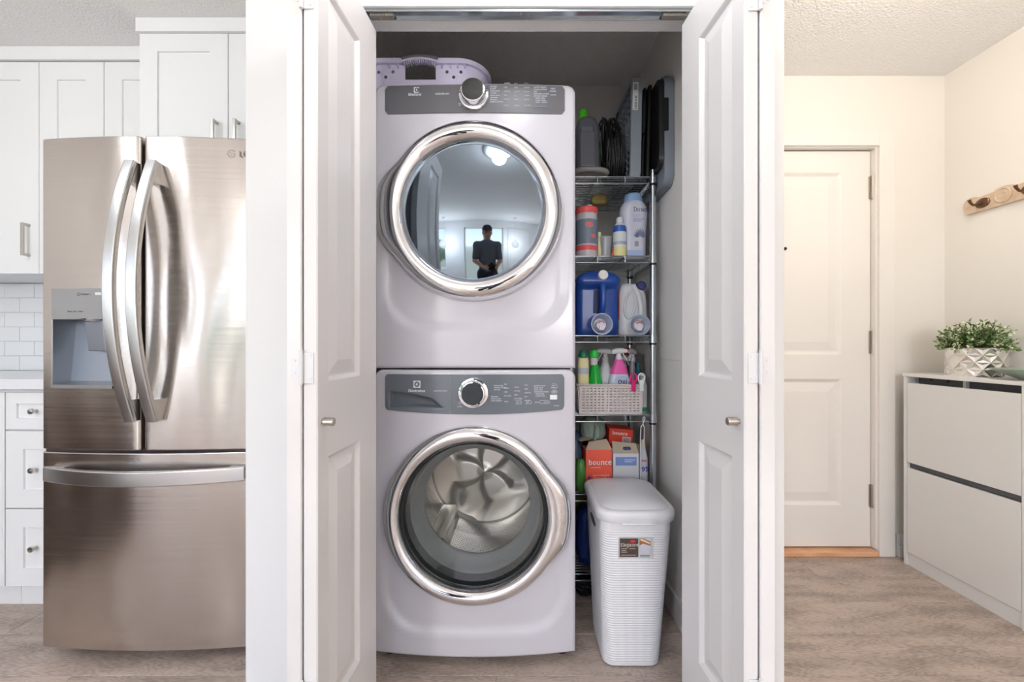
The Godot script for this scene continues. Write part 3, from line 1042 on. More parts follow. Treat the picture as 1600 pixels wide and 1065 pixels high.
func dispenser(parent: Node3D, h: Rect2, bow: Callable) -> void:
	var zl: float = bow.call(h.position.x) + 0.003
	var zr: float = bow.call(h.end.x) + 0.003
	var P := func(x: float, y: float, z: float) -> Vector3: return Vector3(x, y, lerpf(zl, zr, (x - h.position.x) / h.size.x) + z)
	var x0 := h.position.x - 0.002; var x1 := h.end.x + 0.002; var ym := 1.167; var y0 := h.position.y - 0.002; var y1 := h.end.y + 0.002
	var b := MB.new()
	b.quad(P.call(x0, ym, 0), P.call(x1, ym, 0), P.call(x1, y1, 0), P.call(x0, y1, 0))
	b.quad(P.call(x0, y1, 0), P.call(x1, y1, 0), P.call(x1, y1, -0.02), P.call(x0, y1, -0.02))
	b.quad(P.call(x0, ym, -0.075), P.call(x1, ym, -0.075), P.call(x1, ym, 0), P.call(x0, ym, 0))
	b.quad(P.call(x0, ym, 0), P.call(x0, y1, 0), P.call(x0, y1, -0.02), P.call(x0, ym, -0.02))
	var disp := part("display_panel", b, mat(Color(0.60, 0.60, 0.60), 0.35, 0.55), parent)
	var dark := hexm("56595e", 0.5)
	var ty := 0.02
	text("lettering", "Inverter Linear", 0.0050, P.call(-0.187, 1.2525, 0.0004), dark, disp)
	b = MB.new()
	b.span(P.call(-0.158, 1.248, 0), P.call(-0.119, 1.258, 0.0012), 0.0004)
	part("badge", b, hexm("d6d8da", 0.4), disp)
	text("lettering", "10 YEAR", 0.0048, P.call(-0.1385, 1.253, 0.0013), hexm("8b8d92", 0.5), disp, false, true)
	b = MB.new()
	b.x = xf(P.call(-0.222, 1.2525, 0.0008), out_z())
	b.loft([MB.circle(0.006, 0, 20), MB.circle(0.0046, 0.0003, 20)], true, false, false)
	part("emblem", b, dark, disp)
	text("lettering", "Water    Ice    Cubed    Crushed    Light", 0.0042, P.call(-0.21, 1.1935, 0.0004), dark, disp)
	b = MB.new()
	var z1 := -0.05
	var xi := x0 + 0.012
	b.quad(P.call(xi, y0 + 0.02, z1), P.call(x1, y0 + 0.02, z1), P.call(x1, ym, z1 - 0.02), P.call(xi, ym, z1 - 0.02))
	b.quad(P.call(x0 + 0.006, y0 + 0.008, 0.001), P.call(xi, y0 + 0.02, z1), P.call(xi, ym, z1 - 0.02), P.call(x0 + 0.006, ym, 0.001))
	b.quad(P.call(x1, y0 + 0.02, z1), P.call(x1 - 0.003, y0 + 0.008, 0.001), P.call(x1 - 0.003, ym, 0.001), P.call(x1, ym, z1 - 0.02))
	part("recess", b, mat(Color(0.62, 0.65, 0.69), 0.3, 0.75), parent)
	b = MB.new()
	b.quad(P.call(x0, y0, 0.002), P.call(x0 + 0.007, y0 + 0.01, 0.002), P.call(x0 + 0.007, ym, 0.002), P.call(x0, ym, 0.002))
	b.quad(P.call(x0, y0, 0.004), P.call(x1, y0, 0.004), P.call(x1, y0 + 0.012, 0.004), P.call(x0, y0 + 0.012, 0.004))
	b.quad(P.call(x0, y0 + 0.012, 0.004), P.call(x1, y0 + 0.012, 0.004), P.call(x1, y0 + 0.021, z1), P.call(x0, y0 + 0.021, z1))
	b.quad(P.call(x0, y0, -0.02), P.call(x1, y0, -0.02), P.call(x1, y0, 0.004), P.call(x0, y0, 0.004))
	part("drip_tray", b, mat(Color(0.76, 0.76, 0.77), 0.25, 0.8), parent)
	b = MB.new()
	b.x = Transform3D(Basis(Vector3.RIGHT, 0.12), P.call(-0.192, 1.165, -0.028))
	b.span(Vector3(-0.033, -0.108, -0.006), Vector3(0.03, 0.0, 0.006), 0.003, 2)
	var sp := part("paddle", b, mat(Color(0.60, 0.62, 0.66), 0.3, 0.7), parent)
	b = MB.new()
	b.x = xf(P.call(-0.193, 1.169, -0.018))
	b.lathe([Vector2(0.001, -0.012), Vector2(0.018, -0.011), Vector2(0.026, -0.004), Vector2(0.028, 0)], 24)
	part("nozzle", b, M.chrome, parent)

func logo(parent: Node3D, at: Vector3) -> void:
	var g := hexm("6d6e74", 0.35, 0.4)
	var b := MB.new()
	var ring := []
	for i in 28:
		var a := 0.5 + (TAU - 0.9) * i / 27.0
		ring.append(Vector3(cos(a) * 0.0125, sin(a) * 0.0125, 0))
	b.tube(ring, 0.0014, 6)
	b.rod(Vector3(-0.002, 0.007, 0), Vector3(-0.002, -0.006, 0), 0.0013); b.rod(Vector3(-0.002, -0.006, 0), Vector3(0.004, -0.006, 0), 0.0013)
	b.rod(Vector3(0.002, 0, 0), Vector3(0.0125, 0, 0), 0.0013); b.rod(Vector3(-0.006, 0.003, 0), Vector3(-0.006, 0.005, 0), 0.0016)
	var o := part("emblem", b, g, parent)
	o.position = at + Vector3(-0.022, 0, 0.0005)
	o.rotation.y = 0.1
	text("lettering", "LG", 0.019, at + Vector3(0.019, 0, 0.0), g, parent, false, false, 0.1)

# ---------------------------------------------------------------- washer and dryer
# the shell of a machine: a bowed front with rounded edges and a shallow dish below the door, and its box behind
func shell(t: Node3D, H: float, bow: float, door_y: float, dish_y: float, hole: float) -> Callable:
	var W := 0.343
	var zf := func(x: float, y: float) -> Vector3:
		var R := 0.03
		var ax := absf(x)
		var cx := W - R; var cy := H - R
		if ax > cx and y > cy:   # the round upper corners
			var o := Vector2(ax - cx, y - cy)
			if o.length() > R:
				o = o.normalized() * R
				ax = cx + o.x; y = cy + o.y
		var d := minf(minf(W - ax, H - y), y)
		if ax > cx and y > cy:
			d = R - Vector2(ax - cx, y - cy).length()
		var z := bow * (1.0 - pow(ax / W, 2.0)) - rounding(d, 0.012)
		# dish
		var q := Vector2(ax - (0.306 - 0.13), (dish_y + 0.13) - y)
		var s := (Vector2(maxf(q.x, 0), maxf(q.y, 0)).length() + minf(maxf(q.x, q.y), 0.0)) - 0.13
		z -= 0.012 * smoothstep(0.012, -0.022, s) * smoothstep(door_y + 0.12, door_y - 0.16, y)
		return Vector3(signf(x) * ax if x != 0.0 else 0.0, y, z)
	var b := MB.new()
	var grip := Rect2(-0.299, 0.831, 0.2175, 0.1)   # left open behind the recessed grip of the washer's drawer
	var xs := stops(-W, W, 54, 0.012, [-0.332, -0.326, -0.32, 0.32, 0.326, 0.332, grip.position.x, grip.end.x])
	var ys := stops(0.0, H, 76, 0.012, [H - 0.02, H - 0.026, grip.position.y, grip.end.y])
	sheet(b, xs, ys, zf, [Vector3(0, door_y, hole), grip] if hole > 0 else [])
	part("front_panel", b, M.enamel, t)
	b = MB.new()
	var back := []
	var ring := PackedVector3Array()
	ring.append(Vector3(-W, 0, 0)); ring.append(Vector3(W, 0, 0))
	for i in 9:
		var a := PI / 2 * i / 8.0
		ring.append(Vector3(W - 0.03 + cos(a) * 0.03, H - 0.03 + sin(a) * 0.03, 0))
	for i in 9:
		var a := PI / 2 + PI / 2 * i / 8.0
		ring.append(Vector3(-W + 0.03 + cos(a) * 0.03, H - 0.03 + sin(a) * 0.03, 0))
	for z in [-0.011, -0.05, -0.73]:
		var r := PackedVector3Array()
		for p in ring:
			r.append(Vector3(p.x, p.y, z + (0.0 if z < -0.02 else bow * (1.0 - pow(p.x / W, 2.0)))))
		back.append(r)
	b.loft(back, true, false, true)
	part("cabinet", b, M.enamel, t)
	return zf

# a door ring: profile of (radius, height) swept round, its rim drawn out on one side to a grip
func door_ring(prof: Array, lobe: float, lobe_at: float, width: float) -> MB:
	var b := MB.new()
	var rings := []
	for i in prof.size():
		var p: Vector2 = prof[i]
		var ring := PackedVector3Array()
		var w := smoothstep(0.255, 0.29, p.x)
		for j in 120:
			var a := TAU * j / 120
			var d := absf(angle_difference(a, lobe_at)) / width
			var r := p.x + lobe * w * (smoothstep(1.0, 0.35, d))
			ring.append(Vector3(cos(a) * r, sin(a) * r, p.y))
		rings.append(ring)
	b.loft(rings, true, false, false)
	return b

# a control panel that follows the bow of the front: rounded ends, a lower edge that sags by sag in the middle
func fascia(zf: Callable, x0: float, x1: float, y0: float, y1: float, sag: float, dent: Callable, r0 := 0.012, r1 := 0.012, nx := 60, ny := 14) -> MB:
	var b := MB.new()
	var rows := []
	for j in ny + 1:
		var row := PackedVector3Array()
		for i in nx + 1:
			var x := lerpf(x0, x1, float(i) / nx)
			var cut := 0.0
			if x - x0 < r0: cut = r0 - sqrt(maxf(r0 * r0 - pow(r0 - (x - x0), 2.0), 0.0))
			if x1 - x < r1: cut = r1 - sqrt(maxf(r1 * r1 - pow(r1 - (x1 - x), 2.0), 0.0))
			var lo := y0 - sag * (1.0 - pow(x / 0.303, 2.0)) + cut
			var y := lerpf(lo, y1 - cut, float(j) / ny)
			var p: Vector3 = zf.call(x, y)
			row.append(Vector3(x, y, p.z + 0.003 - dent.call(x, y)))
		rows.append(row)
	b.loft(rows, false, false, false, Vector3.BACK)
	# a thin edge all round
	var n := rows.size()
	for k in 2:
		var row: PackedVector3Array = rows[0 if k == 0 else n - 1]
		for i in row.size() - 1:
			var A := row[i]; var B := row[i + 1]
			var dn := Vector3(0, 0, -0.004)
			if k == 1: b.quad(A, B, B + dn, A + dn)
			else: b.quad(B, A, A + dn, B + dn)
	return b

func dial(t: Node3D, at: Vector3, tilt: float, face: Material) -> void:
	var k := Node3D.new()
	k.name = "dial"
	t.add_child(k)
	k.position = at
	k.rotation.x = tilt
	var b := MB.new()
	b.x.basis = out_z()
	b.lathe([Vector2(0.05, -0.004), Vector2(0.0515, 0.003), Vector2(0.049, 0.007), Vector2(0.0435, 0.008), Vector2(0.042, 0.012), Vector2(0.0405, 0.03), Vector2(0.039, 0.034), Vector2(0.036, 0.0345)], 48, false, false)
	part("dial_ring", b, M.chrome, k, "chrome ring")
	b = MB.new()
	b.x.basis = out_z()
	b.lathe([Vector2(0.0365, 0.0338), Vector2(0.034, 0.0342), Vector2(0.001, 0.0335)], 48, false, true)
	part("dial_face", b, face, k)

func emblem(t: Node3D, at: Vector3, s: float, m: Material, yaw: float) -> void:   # a square with a round dial cut by a swirl
	var b := MB.new()
	var q := s / 2
	var outer := PackedVector2Array([Vector2(-q, -q), Vector2(q, -q), Vector2(q, q), Vector2(-q, q)])
	for i in 24:   # frame between the square and a circle
		var a0 := TAU * i / 24; var a1 := TAU * (i + 1) / 24
		var f := func(a: float) -> Vector3:
			var d := Vector2(cos(a), sin(a))
			return Vector3(d.x, d.y, 0) * q / maxf(absf(d.x), absf(d.y))
		b.quad(Vector3(cos(a0), sin(a0), 0) * q * 0.78, f.call(a0), f.call(a1), Vector3(cos(a1), sin(a1), 0) * q * 0.78)
	b.prism(PackedVector2Array([Vector2(-0.42 * q, 0), Vector2(0.0, 0.34 * q), Vector2(0.12 * q, 0.5 * q), Vector2(0.2 * q, 0), Vector2(0.12 * q, -0.5 * q), Vector2(0, -0.34 * q)]), 0, 0.0004)
	var o := part("emblem", b, m, t)
	o.position = at
	o.rotation.y = yaw

func loop_outline(b: MB, c: Vector3, hx: float, hy: float, r: float) -> void:
	var pts := []
	for p in MB.rr(hx, hy, hy * 0.95, 0, 5):
		pts.append(c + Vector3(p.x, p.z, 0))
	b.tube(pts, r, 5, true)

func washer() -> void:
	var t := thing("washer", "white front load washing machine at the bottom of the stack", "washing machine", Vector3(-0.1435, 0.032, -1.394))
	var H := 0.963
	var zf := shell(t, H, 0.028, 0.478, 0.083, 0.262)
	var b := MB.new()
	for q in [[-0.3, -0.06], [0.3, -0.06], [-0.3, -0.66], [0.3, -0.66]]:
		b = MB.new()
		b.x = xf(Vector3(q[0], 0, q[1]))
		b.lathe([Vector2(0.024, -0.032), Vector2(0.024, -0.02), Vector2(0.01, -0.018), Vector2(0.01, 0.001)], 14)
		part("foot", b, M.rubber, t)
	# controls
	var glass := mat(Color(0.42, 0.445, 0.48), 0.22, 0.12, 0.45)
	var lens := func(x: float, y: float) -> float:   # the recessed grip of the detergent drawer
		var k := clampf((x + 0.287) / 0.186, 0.0, 1.0)
		var top := 0.892 - 0.034 * pow(k, 1.6) - 0.02 * smoothstep(0.75, 1.0, k)
		var bot := 0.834 + 0.004 * sin(k * PI)
		var d := minf(minf(top - y, y - bot) / 0.9, minf(x + 0.289, (-0.098 - x)))
		return 0.02 * smoothstep(0.0, 0.008, d) * smoothstep(-0.005, 0.03, top - y + 0.01)
	b = fascia(zf, -0.303, -0.0785, 0.828, 0.948, 0.013, lens, 0.012, 0.0, 96, 44)
	var dr := part("detergent_drawer", b, glass, t, "glossy grey detergent drawer front with a recessed grip")
	b = fascia(zf, -0.0765, 0.303, 0.828, 0.948, 0.013, flat, 0.0, 0.012)
	var pn := part("control_panel", b, glass, t, "glossy grey control panel")
	var at := func(x: float, y: float) -> Vector3: return Vector3(x, y, zf.call(x, y).z + 0.0032)
	var yaw := func(x: float) -> float: return atan(0.056 * x / (0.343 * 0.343))
	emblem(dr, at.call(-0.192, 0.915), 0.024, M.print, yaw.call(-0.192))
	text("lettering", "Electrolux", 0.0085, at.call(-0.193, 0.8935), M.print, dr, false, true, yaw.call(-0.19))
	text("lettering", "LUXCARE WASH", 0.0048, at.call(-0.112, 0.8935), M.print, dr, false, false, yaw.call(-0.11))
	dial(t, at.call(-0.002, 0.887), 0.0, hexm("2c3036", 0.25, 0.2))
	text("lettering", "heavy duty\nwhitest whites\nnormal", 0.0045, at.call(0.066, 0.905), M.print, pn, true, false, yaw.call(0.08))
	text("lettering", "delicates\nrinse & spin\nclean washer", 0.0045, at.call(0.056, 0.868), M.print, pn, true, false, yaw.call(0.08))
	for q in [[0.1, "hot\n\nwarm\n\ncold\n\neco cold\n\n\ntemp"], [0.134, "heavy\n\nnormal\n\nlight\n\nextra light"], [0.168, "max\n\nhigh\n\nmedium\n\nlow\n\nno spin"]]:
		text("lettering", q[1], 0.0042, at.call(q[0], 0.887), M.print, pn, true, false, yaw.call(q[0]))
	text("lettering", "perfect steam\nfresh rinse\nextra rinse\nextended refresh\n   delay time\n   control lock", 0.0045, at.call(0.2, 0.893), M.print, pn, true, false, yaw.call(0.22))
	b = MB.new()
	loop_outline(b, at.call(0.145, 0.855), 0.013, 0.0052, 0.0005); loop_outline(b, at.call(0.178, 0.855), 0.013, 0.0052, 0.0005); loop_outline(b, at.call(0.224, 0.855), 0.028, 0.0052, 0.0005)
	loop_outline(b, at.call(0.266, 0.907), 0.0125, 0.0085, 0.0005); loop_outline(b, at.call(0.266, 0.889), 0.0125, 0.0045, 0.0005)
	part("button_outline", b, M.print, pn)
	for q in [[0.145, 0.855, "soil"], [0.178, 0.855, "spin"], [0.212, 0.855, "options"], [0.24, 0.855, "select"], [0.266, 0.907, "start\npause"], [0.266, 0.889, "cancel"], [0.276, 0.842, "15 min"], [-0.047, 0.842, "power"]]:
		text("lettering", q[2], 0.0042, at.call(q[0], q[1]), M.print, pn, false, false, yaw.call(q[0]))
	b = MB.new()
	b.rbox(at.call(0.266, 0.871), Vector3(0.025, 0.016, 0.003), 0.003, 2)
	part("power_button", b, hexm("e8e9ec", 0.35), pn, "white lit button")
	b = MB.new()
	power_mark(b, at.call(-0.047, 0.853))
	part("power_mark", b, M.print, pn)
	# door
	var c := Vector3(-0.002, 0.478, 0.02)
	var D := Node3D.new()
	D.name = "door"
	t.add_child(D)
	D.position = c
	var prof := [Vector2(0.301, -0.012), Vector2(0.303, 0.0), Vector2(0.301, 0.012), Vector2(0.295, 0.022), Vector2(0.284, 0.031), Vector2(0.271, 0.035), Vector2(0.259, 0.032), Vector2(0.251, 0.025), Vector2(0.2475, 0.016), Vector2(0.246, 0.004), Vector2(0.246, -0.01)]
	part("door_ring", door_ring(prof, 0.024, -0.02, 0.62), M.chrome, D, "polished chrome door ring with a grip at its right")
	b = MB.new()
	var rows := []
	for p in [Vector2(0.2455, 0.003), Vector2(0.241, 0.006), Vector2(0.236, 0.002), Vector2(0.232, -0.02), Vector2(0.226, -0.05)]:
		rows.append(flat_ring(p.x, p.y, 96))
	b.loft(rows, true, false, false)
	part("glass_rim", b, mat(Color(0.10, 0.12, 0.125), 0.12), D)
	b = MB.new()
	rows = []
	for k in 15:
		var r := 0.236 * (1.0 - k / 14.0) + 0.001
		rows.append(flat_ring(r, -0.015 - 0.028 * (1.0 - pow(r / 0.236, 2.0)), 64))
	b.loft(rows, true, false, false, Vector3.BACK)
	part("glass_bowl", b, clear(Color(0.93, 0.96, 0.96), 0.04, 0.02), D, "clear door glass")
	# gasket and drum
	b = MB.new()
	rows = []
	for p in [Vector2(0.268, -0.03), Vector2(0.232, -0.034), Vector2(0.226, -0.05), Vector2(0.220, -0.064), Vector2(0.219, -0.078), Vector2(0.206, -0.098), Vector2(0.2, -0.11), Vector2(0.193, -0.116), Vector2(0.193, -0.13), Vector2(0.215, -0.132)]:
		rows.append(flat_ring(p.x, p.y, 96))
	b.loft(rows, true, false, false)
	var gk := part("gasket", b, mat(Color(0.42, 0.44, 0.45), 0.32), t, "grey rubber door gasket")
	gk.position = c
	var drum := Node3D.new()
	drum.name = "drum"
	t.add_child(drum)
	drum.position = c
	var st := mat(Color(0.78, 0.77, 0.75), 0.22, 1.0)
	b = MB.new()
	rows = []
	for p in [Vector2(0.194, -0.119), Vector2(0.196, -0.124), Vector2(0.20, -0.128), Vector2(0.235, -0.14), Vector2(0.242, -0.155), Vector2(0.242, -0.155), Vector2(0.244, -0.34), Vector2(0.240, -0.355), Vector2(0.244, -0.37), Vector2(0.243, -0.49), Vector2(0.228, -0.51)]:
		rows.append(flat_ring(p.x, p.y, 96))
	b.loft(rows, true, false, false)
	part("drum_wall", b, st, drum)
	b = MB.new()   # the pressed back of the drum: three lobes sunk between three ridges
	rows = []
	for k in 27:
		var r := 0.236 * (1.0 - k / 26.0) + 0.0005
		var ring := PackedVector3Array()
		for j in 96:
			var a := TAU * j / 96
			var lob := smoothstep(0.25, 0.75, cos(3.0 * (a - 0.05)) * 0.5 + 0.62 - absf(r - 0.145) * 6.0)
			ring.append(Vector3(cos(a) * r, sin(a) * r, -0.478 - 0.022 * lob - 0.02 * smoothstep(0.1, 0.236, r) + 0.012 * smoothstep(0.04, 0.0, r)))
		rows.append(ring)
	b.loft(rows, true, false, true, Vector3.BACK)
	part("drum_back", b, mat(Color(0.80, 0.79, 0.77), 0.33, 1.0), drum, "pressed steel drum back with three lobes")
	for k in 3:
		b = MB.new()
		var a0 := TAU * k / 3.0 + PI / 2 + 0.35
		var r2 := []
		for i in 7:
			var z := -0.165 - 0.32 * i / 6.0
			var ring := PackedVector3Array()
			for j in 9:
				var s := -1.0 + 2.0 * j / 8.0
				var rr := 0.243 - 0.05 * (0.5 + 0.5 * cos(s * PI)) * (1.0 - 0.25 * absf(i - 3.0) / 3.0)
				var a := a0 + s * 0.2
				ring.append(Vector3(cos(a) * rr, sin(a) * rr, z))
			r2.append(ring)
		b.loft(r2, false, false, false, -Vector3(cos(a0), sin(a0), 0))
		part("lifter", b, st, drum)
	var hole := MB.new()
	hole.x.basis = out_z()
	hole.lathe([Vector2(0.0022, 0), Vector2(0.0021, 0.0003), Vector2(0.0003, 0.0003)], 6, false, false)
	var mm := MultiMesh.new()
	mm.transform_format = MultiMesh.TRANSFORM_3D
	mm.mesh = hole.done()
	var spots := []
	for i in 33:
		for j in 120:
			var z := -0.165 - 0.0095 * i
			if absf(z + 0.355) < 0.014: continue
			var a := TAU * (j + 0.5 * (i % 2)) / 120
			spots.append(Transform3D(Basis(Vector3(-sin(a), cos(a), 0), Vector3(0, 0, 1), -Vector3(cos(a), sin(a), 0)), Vector3(cos(a) * 0.2405, sin(a) * 0.2405, z)))
	mm.instance_count = spots.size()
	for i in spots.size():
		mm.set_instance_transform(i, spots[i])
	var mi := MultiMeshInstance3D.new()
	mi.name = "perforations"
	mi.multimesh = mm
	mi.material_override = M.black
	mi.set_meta("kind", "stuff")
	drum.add_child(mi)

# rows of print too small to read: broken dashes the size of words
func print_lines(parent: Node3D, at: Vector3, w: float, h: float, rows: int, step: float, m: Material) -> void:
	var b := MB.new()
	for i in rows:
		var x := 0.0
		while x < w * (1.0 if i < rows - 1 else 0.75) - 0.002:
			var l := minf(rng.randf_range(0.004, 0.011), w - x)
			b.span(at + Vector3(x, -i * step - h / 2, 0), at + Vector3(x + l, -i * step + h / 2, 0.0005))
			x += l + 0.0015
	part("print_line", b, m, parent)

var flat := func(_x: float, _y: float) -> float: return 0.0

func power_mark(b: MB, c: Vector3) -> void:
	var ring := []
	for i in 14:
		var a := PI / 2 + 0.6 + (TAU - 1.2) * i / 13.0
		ring.append(c + Vector3(cos(a), sin(a), 0) * 0.0042)
	b.tube(ring, 0.0006, 5)
	b.rod(c + Vector3(0, 0.001, 0), c + Vector3(0, 0.0055, 0), 0.0006, 5)

func flat_ring(r: float, z: float, seg: int) -> PackedVector3Array:
	var out := PackedVector3Array()
	for j in seg:
		var a := TAU * j / seg
		out.append(Vector3(cos(a) * r, sin(a) * r, z))
	return out

func dryer() -> void:
	var t := thing("dryer", "white front load dryer stacked on top of the washer", "dryer", Vector3(-0.1435, 0.999, -1.394))
	var H := 0.966
	var zf := shell(t, H, 0.010, 0.537, 0.137, 0.0)
	var b := MB.new()
	for q in [[-0.29, -0.08], [0.29, -0.08], [-0.29, -0.64], [0.29, -0.64]]:
		b = MB.new()
		b.span(Vector3(q[0] - 0.04, -0.0042, q[1] - 0.04), Vector3(q[0] + 0.04, 0.001, q[1] + 0.04))
		part("foot", b, M.rubber, t)
	var glass := mat(Color(0.40, 0.40, 0.415), 0.3, 0.0, 0.3)
	b = fascia(zf, -0.304, 0.305, 0.862, 0.957, 0.0, flat, 0.012, 0.012, 70, 10)
	var pn := part("control_panel", b, glass, t, "glossy dark grey control panel")
	var at := func(x: float, y: float) -> Vector3: return Vector3(x, y, zf.call(x, y).z + 0.0032)
	emblem(pn, at.call(-0.196, 0.941), 0.019, M.print, 0.0)
	text("lettering", "Electrolux", 0.0085, at.call(-0.195, 0.9255), M.print, pn, false, true)
	text("lettering", "LUXCARE DRY", 0.0055, at.call(-0.109, 0.9265), M.print, pn)
	dial(t, at.call(-0.003, 0.921), 0.0, hexm("2a2926", 0.3, 0.1))
	b = MB.new()
	power_mark(b, at.call(-0.049, 0.891))
	part("power_mark", b, M.print, pn)
	text("lettering", "allergen\ntowels\nheavy duty\nnormal\nactive wear\ndelicates\nfast dry\ninstant refresh", 0.0048, at.call(0.052, 0.925), M.print, pn, true)
	for q in [[0.099, "sanitize\n\nhigh\n\nmedium\n\nlow\n\nair dry\n\n\ntemp"], [0.133, "max\n\nhigh\n\nnormal\n\nless\n\ndamp\n\n\ndryness"], [0.166, "more\n\n75 min\n\n60 min\n\n45 min\n\n30 min\n\n\ntime dry"]]:
		text("lettering", q[1], 0.0044, at.call(q[0], 0.925), M.print, pn, true)
	text("lettering", "perfect steam\ninstant refresh\neco\nextended tumble\nwrinkle release\n   delay time\n   control lock", 0.0048, at.call(0.2, 0.928), M.print, pn, true)
	text("lettering", "options   select", 0.0055, at.call(0.22, 0.9), M.print, pn)
	text("lettering", "start\npause", 0.0055, at.call(0.265, 0.943), M.print, pn)
	text("lettering", "cancel", 0.005, at.call(0.265, 0.926), M.print, pn)
	print_lines(pn, at.call(0.196, 0.884), 0.055, 0.0022, 1, 0.0, hexm("7f93b5", 0.5))
	# door
	var D := Node3D.new()
	D.name = "door"
	t.add_child(D)
	D.position = Vector3(-0.005, 0.531, 0.004)
	var prof := [Vector2(0.300, -0.012), Vector2(0.3025, 0.0), Vector2(0.3025, 0.012), Vector2(0.298, 0.026), Vector2(0.288, 0.039), Vector2(0.275, 0.047), Vector2(0.26, 0.049), Vector2(0.247, 0.044), Vector2(0.238, 0.035), Vector2(0.232, 0.024), Vector2(0.229, 0.014)]
	part("door_ring", door_ring(prof, 0.026, PI, 0.62), M.chrome, D, "polished chrome door ring with a grip at its left")
	b = MB.new()
	var rows := []
	for k in 25:
		var r := 0.231 * (1.0 - k / 24.0) + 0.0006
		rows.append(flat_ring(r, 0.017 + (0.231 * 0.231 - r * r) / (2.0 * 1.05), 96))
	b.loft(rows, true, false, true, Vector3.BACK)
	part("door_glass", b, mat(Color(0.53, 0.575, 0.62), 0.03, 1.0), D, "domed mirror dark door glass")

# ---------------------------------------------------------------- wire shelving
const DECK := [1.7865, 1.4535, 1.120, 0.7865, 0.4535, 0.120]

func shelving() -> void:
	var t := thing("wire_shelving", "six tier chrome wire shelving unit beside the washer and dryer", "shelving unit", Vector3(0.3975, 0, -1.895))
	var hx := 0.1725
	var hz := 0.175
	for q in [[-1, 1], [1, 1], [-1, -1], [1, -1]]:
		var b := MB.new()
		var prof := [Vector2(0.001, 0.0), Vector2(0.017, 0.0), Vector2(0.017, 0.006), Vector2(0.0125, 0.01)]
		for i in 10:
			prof.append(Vector2(0.0125, 0.05 + i * 0.174)); prof.append(Vector2(0.0115, 0.052 + i * 0.174)); prof.append(Vector2(0.0125, 0.054 + i * 0.174))
		prof.append_array([Vector2(0.0125, 1.802), Vector2(0.0135, 1.803), Vector2(0.0135, 1.810), Vector2(0.010, 1.813), Vector2(0.001, 1.814)])
		b.lathe(prof, 16)
		var p := part("post", b, M.zinc, t)
		p.position = Vector3(q[0] * hx, 0, q[1] * hz)
		for y in DECK:
			b = MB.new()
			b.lathe([Vector2(0.0128, y - 0.034), Vector2(0.0165, y - 0.033), Vector2(0.0158, y + 0.002), Vector2(0.0128, y + 0.003)], 16, false, false)
			part("collar", b, M.zinc, p)
			b = MB.new()
			b.lathe([Vector2(0.0126, y - 0.041), Vector2(0.0153, y - 0.041), Vector2(0.0150, y - 0.0335), Vector2(0.0126, y - 0.0335)], 16, false, false)
			part("sleeve", b, M.black, p, "black plastic sleeve")
	for y in DECK:
		var s := Node3D.new()
		s.name = "shelf"
		t.add_child(s, true)
		s.position.y = y
		var b := MB.new()
		for dy in [-0.003, -0.03]:
			for q in [[Vector3(-hx, dy, hz), Vector3(hx, dy, hz)], [Vector3(-hx, dy, -hz), Vector3(hx, dy, -hz)], [Vector3(-hx, dy, -hz), Vector3(-hx, dy, hz)], [Vector3(hx, dy, -hz), Vector3(hx, dy, hz)]]:
				b.rod(q[0], q[1], 0.0028, 8)
		part("rail", b, M.zinc, s)
		b = MB.new()   # short ties between the two rails
		for x in [-0.062, 0.054]:
			for z in [-hz, hz]:
				b.tube([Vector3(x - 0.008, -0.003, z), Vector3(x, -0.003, z + 0.002), Vector3(x + 0.002, -0.007, z + 0.002), Vector3(x + 0.002, -0.03, z)], 0.0022, 6)
		for i in 18:
			var z := -hz + 0.02 + i * 0.0185
			b.rod(Vector3(hx, -0.003, z), Vector3(hx, -0.03, z - 0.006), 0.0017, 5); b.rod(Vector3(-hx, -0.003, z), Vector3(-hx, -0.03, z - 0.006), 0.0017, 5)
		part("tie", b, M.zinc, s)
		b = MB.new()
		for x in [-0.062, 0.054]:
			b.rod(Vector3(x, -0.006, -hz), Vector3(x, -0.006, hz), 0.0025, 6)
		part("runner", b, M.zinc, s)
		for i in 15:
			var z := -hz + 0.0225 + i * 0.0219
			b = MB.new()
			b.rod(Vector3(-hx, -0.0018, z), Vector3(hx, -0.0018, z), 0.0018, 6)
			part("wire", b, M.zinc, s)

